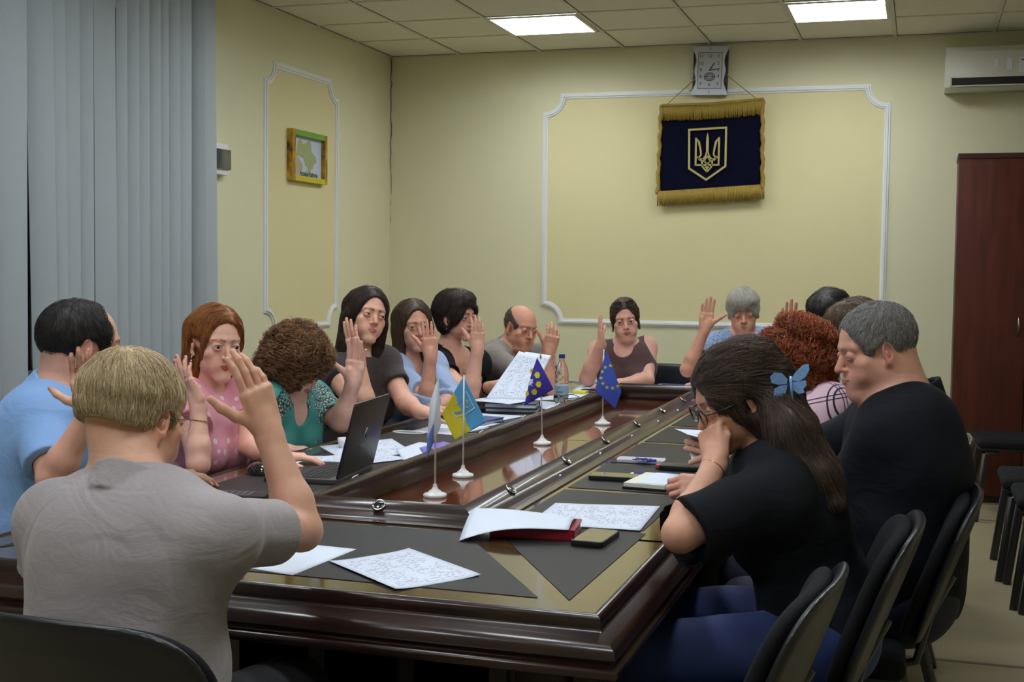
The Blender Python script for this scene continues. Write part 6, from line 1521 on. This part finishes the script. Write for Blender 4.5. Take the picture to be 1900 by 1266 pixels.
# 10 ------- grey-haired man, light blue plaid shirt
def mop(T):
    f = F(); hcap(f, T, .012); add(f, T, (0, .02, .075), (.080, .088, .050), k=.03)
    sub(f, T, (0, .125, -.055), (.086, .095, .098)); sub(f, T, (.084, .006, -.02), (.03, .028, .03)); sub(f, T, (-.084, .006, -.02), (.03, .028, .03)); f.plane(T['P'](0, 0, -.06), -T['M'][:, 2], .01)
    f.cap(T['P'](-.03, .088, .08), T['P'](.005, .100, .038), .012, .007, .012)
    f.noise(lum(4, .003, 80))
    def fl(loc): v = loc-np.array([.03, -.03, .12]); v = v/(np.linalg.norm(v, axis=1)[:, None]+1e-6); v[:, 2] -= .4; v[:, 1] += .2; return v
    build_hair(f, .0034, T['c'], T['M'], T['s'], hm_grey, T['body'], T['base'], n=2800, L=.06, K=10, r=.0007, flow=mk_flow(T, fl), seed=6, jit=.25)
person(dict(label='person with thick silver-grey hair in a light blue checked shirt, right palm raised', head=A_(1379, 580, 7.15), fa=(-8, 11, 3), hs=1.03, ta=-14, nb=(-.04, -.140), sw=.185, bulk=1.08, lean=.10,
    skin=srgb(202, 150, 128), face=face(brow=srgb(90, 70, 60), brows=.6, eye=.3, fat=.004, flush=1.3, gaze=(0, 1, -.4)), neck=.060, hv=.0028, handv=.0028,
    sh={'R': A_(1335, 640, 7.12), 'L': A_(1432, 640, 7.25)},
    armR=dict(el=A_(1276, 686, 6.98), wr=A_(1308, 612, 6.95), hand=dict(fw=Z1+rv(90)*.10, back=rv(180), curl=(5, 3, 3, 6), spread=.8, thumb=(46, -4), tf=.0)),
    armL=dict(el=A_(1398, 712, 7.0), wr=A_(1318, 712, 6.9), hand=dict(fw=rv(-90)+rv(0)*.3, back=(0, 0, 1), curl=(24, 28, 30, 34), s=1.)) if False else dict(el=A_(1398, 712, 7.0), wr=A_(1318, 712, 6.9), hand=dict(fw=rv(-90)+rv(0)*.3, back=(0, 0, 1), curl=(24, 28, 30, 34))),
    shirt=dict(mat=plaid('blue_check', srgb(150, 172, 208), srgb(92, 112, 162), .022, .05), sleeve={'R': .55, 'L': .6}, off=.014, hem=.024, fold=.008, seed=27, neck=[((0, .03, .05), (.070, .08, .055))], vneck=(.03, .09, 0), collar=dict(open=.45, z=(-.035, .034), flare=.6)),
    hair=mop))
# 11 ------- dark-haired person behind the curly orange hair, only hair, brow and fingertips seen
person(dict(label='person with dark hair bent forward behind the curly orange-haired person, fingertips raised', head=A_(1536, 592, 6.05), fa=(-38, 26, 0), hs=1.0, ta=RGT, nb=(-.06, -.145), sw=.17, bulk=1., lean=.15,
    skin=srgb(198, 146, 124), face=face(brow=srgb(40, 30, 26)), hv=.0032, handv=.0032, bv=.008,
    armR=dict(el=A_(1450, 710, 5.95), wr=A_(1462, 628, 5.9), hand=dict(fw=Z1, back=rv(180), curl=(8, 6, 8, 10), spread=.8, thumb=(40, 0), tf=.2)),
    shirt=dict(mat=wh, sleeve=.6, off=.014, fold=.005, seed=29, v=.007), hair=lambda T: short_wave(T, hm_black, 2200, 41)))
# 12 ------- person between, streaked hair and cream top
person(dict(label='person with streaked dark hair in a cream top, mostly hidden by the large person', head=A_(1584, 618, 5.05), fa=(-95, 20, 0), hs=.95, fem=1, ta=RGT, nb=(-.05, -.15), sw=.15, bulk=.95, lean=.12,
    skin=srgb(206, 152, 132), face=face(), hv=.0032, bv=.008,
    shirt=dict(mat=mat('cream_cloth', srgb(206, 198, 180), .8), sleeve=.7, off=.018, fold=.006, seed=30, v=.007), hair=lambda T: short_wave(T, hair_mat('hair_streaked', srgb(24, 20, 18), srgb(130, 104, 70)), 1800, 43)))
# 13 ------- orange curls, pink windowpane shirt
person(dict(label='person with big curly orange hair seen from behind, in a pink windowpane-check shirt', head=A_(1474, 662, 4.62), fa=(-140, 6, 0), hs=.97, fem=1, ta=-125, nb=(-.04, -.150), sw=.160, bulk=1.05, lean=.12, ar=1.,
    skin=srgb(214, 160, 140), face=face(), hv=.0034, handv=.003, bv=.007,
    sh={'R': A_(1462, 745, 4.72), 'L': A_(1540, 752, 4.50)},
    armR=dict(el=A_(1425, 800, 4.78), wr=A_(1452, 722, 4.70), hand=dict(fw=Z1, back=rv(150), curl=(8, 10, 12, 14), spread=.6, thumb=(14, 0), tf=.2)),
    shirt=dict(mat=plaid('pink_windowpane', srgb(214, 180, 200), srgb(30, 22, 40), .115, .018, dbl=.44, rot=(.15, .25, .75)), sleeve=.95, off=.018, hem=.016, fold=.005, seed=32, neck=[((0, .02, .05), (.062, .07, .05))]),
    hair=curly(hm_orange, [((0, -.03, .02), (.112, .108, .105)), ((.060, -.02, -.05), (.062, .07, .085)), ((-.060, -.02, -.05), (.062, .07, .085)), ((0, -.08, -.05), (.09, .055, .085))], 6000, .11, .0012, 47, .0125, 22., noise=.012)))
# 14 ------- large man in black shirt, grey hair, profile
person(dict(label='large person with short grey hair in a black polo, seen in profile looking down', head=A_(1624, 650, 3.42), fa=(-86, 14, 0), hs=1.0, ta=-100, nb=(-.075, -.140), sw=.19, bulk=1.18, belly=.04, lean=.0, ar=1.15,
    skin=srgb(204, 152, 134), face=face(fat=.013, brow=srgb(110, 100, 95), brows=.5, eye=.35, nose=1.25, jaw=1.1, flush=1.3, lip=srgb(170, 105, 95), gaze=(0, .8, -.5), ear=1.1), neck=.074, hv=.0022, handv=.0026, bv=.006,
    sh={'L': A_(1655, 815, 3.30), 'R': A_(1640, 780, 3.70)},
    armL=dict(el=A_(1545, 925, 3.40), wr=A_(1325, 903, 3.52), hand=dict(fw=rv(-90)-Z1*.05, back=rv(10)*.9+Z1*.5, curl=(62, 66, 70, 72), spread=.2, thumb=(10, 40), tf=.5)),
    armR=dict(el=A_(1490, 858, 3.85), wr=A_(1362, 842, 3.86), hand=dict(fw=rv(-90)+Z1*.35, back=rv(0)*.9+Z1*.2, curl=(34, 40, 46, 50), spread=.3, thumb=(20, -10), tf=-.1)),
    shirt=dict(mat=knit('black_pique', srgb(20, 23, 32), amt=.06), sleeve={'L': .86, 'R': .8}, off=.018, hem=.020, fold=.009, seed=35, neck=[((0, .03, .05), (.084, .092, .055))], collar=dict(open=.4, z=(-.030, .030), flare=.3)),
    trousers=mat('navy_trousers', srgb(26, 30, 52), .8),
    hair=short_hair(.0045, .088, .018, -.060, hm_short_grey, n=8500, L=.018, seed=8, noise=.0012, jit=.45, h=.003, r=.00055, fwd=.3)))
# 15 ------- woman in black t-shirt with butterfly clip
def long_back(T):
    f = F(); P = T['P']; hcap(f, T, .010); s = T['s']
    f.cap(P(0, -.06, .05), P(0, -.095, -.02), .070*s, .062*s, .03)
    a0 = P(0, -.080, -.01); p1 = A_(1466, 795, 2.97); p2 = A_(1500, 880, 2.93); p3 = A_(1512, 925, 2.91); rt = T['rt']
    for q in (-1, -.33, .33, 1): f.cap(a0+rt*q*.04, p1+rt*q*.06, .054, .042, .03); [(f.cap(p1+rt*q*.05+T['ft']*w*.012, p2+rt*q*.05+T['ft']*w*.028, .040, .032, .03), f.cap(p2+rt*q*.05+T['ft']*w*.028, p3+rt*q*.05+T['ft']*w*.038, .032, .020, .03)) for w in (-1, 1)]
    for q in (-1, 1): f.cap(P(q*.050, .01, .05), P(q*.066, .012, -.03), .030*s, .018*s, .02); f.cap(P(q*.066, .012, -.03), P(q*.070, -.03, -.12), .018*s, .016*s, .02)
    sub(f, T, (0, .125, -.035), (.060, .098, .108)); sub(f, T, (.085, .000, -.012), (.016, .018, .024)); sub(f, T, (-.085, .000, -.012), (.016, .018, .024)); sub(f, T, (0, .05, -.12), (.055, .085, .07))
    f.noise(lum(5, .003, 70))
    def fl(loc): v = np.stack([loc[:, 0]*1.0, -.9+0*loc[:, 0], -.15-1.4*np.clip(.06-loc[:, 2], 0, .12)/.12], 1); v[:, 1] *= np.clip((loc[:, 2]+.06)/.10, 0.05, 1); v[:, 2] -= np.clip(-loc[:, 2], 0, .1)*20; return v
    build_hair(f, .0032, T['c'], T['M'], T['s'], hm_long, T['body'], T['base'], n=9000, L=.13, K=16, r=.0006, flow=mk_flow(T, fl), seed=9, jit=.10, curl=.0015, cf=9)
def clip(T):
    P = T['P']; c0 = A_(1462, 712, 2.925)-T['base']; az_ = azim(-20)
    right = vr; upv = np.array([0, 0, 1.]); out = -vf
    m = mat('pearly_blue', srgb(120, 165, 222), .25, coat=.6, noise=.25, nscale=70)
    def wing(pts, dep, tilt, nm='clip_wing'):
        K = len(pts); b = MB(); vs = []
        for s_ in (0, 1):
            for x, z in pts: vs.append(c0+right*x+upv*z+out*(.004+dep*abs(x)+.003*s_))
        b.add(vs, [tuple(range(K)), tuple(range(2*K-1, K-1, -1))]+[(i, (i+1) % K, K+(i+1) % K, K+i) for i in range(K)]); return b.build(nm, m, cl_, smooth=None)
    b = MB(); b.tube([c0+right*.003+out*.012+upv*.018, c0+right*.005+out*.014-upv*.01, c0+right*.010+out*.012-upv*.045], [.0035, .0035, .0015], 8)
    cl_ = b.build('hair_clip', m, T['body'], smooth=True); cl_['label'] = 'pale blue butterfly hair clip'
    wing([(.004, .008), (.014, .026), (.030, .044), (.041, .047), (.043, .034), (.036, .018), (.022, .006)], .35, 0)
    wing([(.004, .004), (.020, .006), (.036, .010), (.038, -.002), (.031, -.010), (.034, -.018), (.022, -.022), (.010, -.014)], .35, 0)
    wing([(-.002, .010), (-.016, .024), (-.034, .026), (-.044, .016), (-.040, .002), (-.024, -.002), (-.004, .0)], .2, 0)
    wing([(-.002, -.002), (-.020, -.004), (-.034, -.012), (-.034, -.030), (-.022, -.042), (-.008, -.030)], .2, 0)
person(dict(label='person with long brown hair and blue butterfly clip, in a black t-shirt, chin on hand', head=A_(1368, 738, 3.02), fa=(-80, 24, 0), hs=.99, fem=1, ta=-98, nb=(-.085, -.135), sw=.165, bulk=1.05, lean=.12, ar=.98, hsz=.95,
    skin=srgb(204, 154, 130), face=face(lip=srgb(176, 110, 100), brow=srgb(50, 36, 30), brows=.7, eye=.25, gaze=(0, .8, -.5), ear=1.0), neck=.048, hv=.0020, handv=.0024, bv=.0055,
    sh={'L': A_(1440, 915, 2.85), 'R': A_(1425, 860, 3.20)},
    armL=dict(el=A_(1262, 992, 2.80), wr=A_(1328, 860, 2.93), hand=dict(fw=Z1*.85+rv(60)*-.1+rv(180)*.5, back=rv(-90)*.7+rv(0)*.6, curl=(60, 65, 68, 70), spread=.2, thumb=(14, 30), tf=.3)),
    armR=dict(el=A_(1300, 955, 3.15), wr=A_(1330, 925, 3.3), hand=REST),
    shirt=dict(mat=knit('black_tee', srgb(22, 25, 32), amt=.05), sleeve={'L': .90, 'R': .8}, off=.020, hem=.042, fold=.013, seed=38, neck=[((0, .02, .05), (.066, .072, .05))], name='t_shirt', v=.0048),
    trousers=mat('blue_trousers', srgb(38, 54, 108), .75, noise=.15, nscale=12), tv=.007, kneew=.06,
    hair=long_back,
    more=[clip, lambda T: glasses(T, mat('black_frame', (.01, .01, .012), .25, coat=.4), rr=.0016, hw=.025, hh=.021), lambda T: bracelet(T, 'L', .02, .030, .0012)]))
# ================================================================= CHAIR PLACEMENT
def back_at(u, v, D, az): p = A_(u, v, D); d = azim(az); return p+d*.315
oc = 'chairs around the conference table'
chair(back_at(140, 1168, 1.98, 160), 160, 'black office chair under the person in the light grey polo, nearest the camera', oc)
chair(back_at(1508, 1082, 2.30, -112), -112, 'empty black office chair nearest on the right side of the table', oc)
chair(back_at(1668, 962, 2.84, -108), -108, 'black office chair behind the long-haired person in black', oc)
chair(back_at(1780, 905, 3.25, -106), -106, 'black office chair carrying the large grey-haired person', oc)
chair(back_at(1775, 805, 4.30, -106), -106, 'black office chair just past the large person, only its edge showing', oc)
chair(back_at(1742, 735, 5.3, -106), -106, 'black office chair further along the right side, its top showing by the cabinet', oc)
chair((1.13, -5.62), LFT, 'black office chair under the person in the light blue polo', oc)
chair((1.12, -4.98), LFT, 'black office chair under the person in the pink blouse', oc)
chair((1.12, -4.34), LFT, 'black office chair under the curly-haired person in teal', oc)
chair((1.08, -3.74), LFT, 'black office chair under the long dark-haired person in charcoal', oc)
chair((1.08, -3.10), LFT, 'black office chair under the person in the light blue shirt', oc)
chair((1.10, -2.50), LFT, 'black office chair under the person in the black v-neck', oc)
chair((1.25, -1.75), 60, 'black office chair under the bald person', oc)
chair(back_at(1228, 668, 7.5, FAR), FAR, 'black office chair beside the person in the brown sleeveless top', oc)
chair((2.85, -1.02), FAR, 'black office chair under the silver-haired person at the far end', oc)
wc = 'spare chairs along the right wall'
for k, (y, lb) in enumerate([(-2.30, 'farthest of the row'), (-2.82, 'second from the far end of the row'), (-3.36, 'third from the far end of the row'), (-3.98, 'nearest of the row')]):
    chair((4.36+.03*k, y), None, 'spare black chair against the right side, %s' % lb, wc, rz=R(90))
chair((4.30, -.80), None, 'spare black chair standing in front of the brown cabinet', wc, rz=R(93))
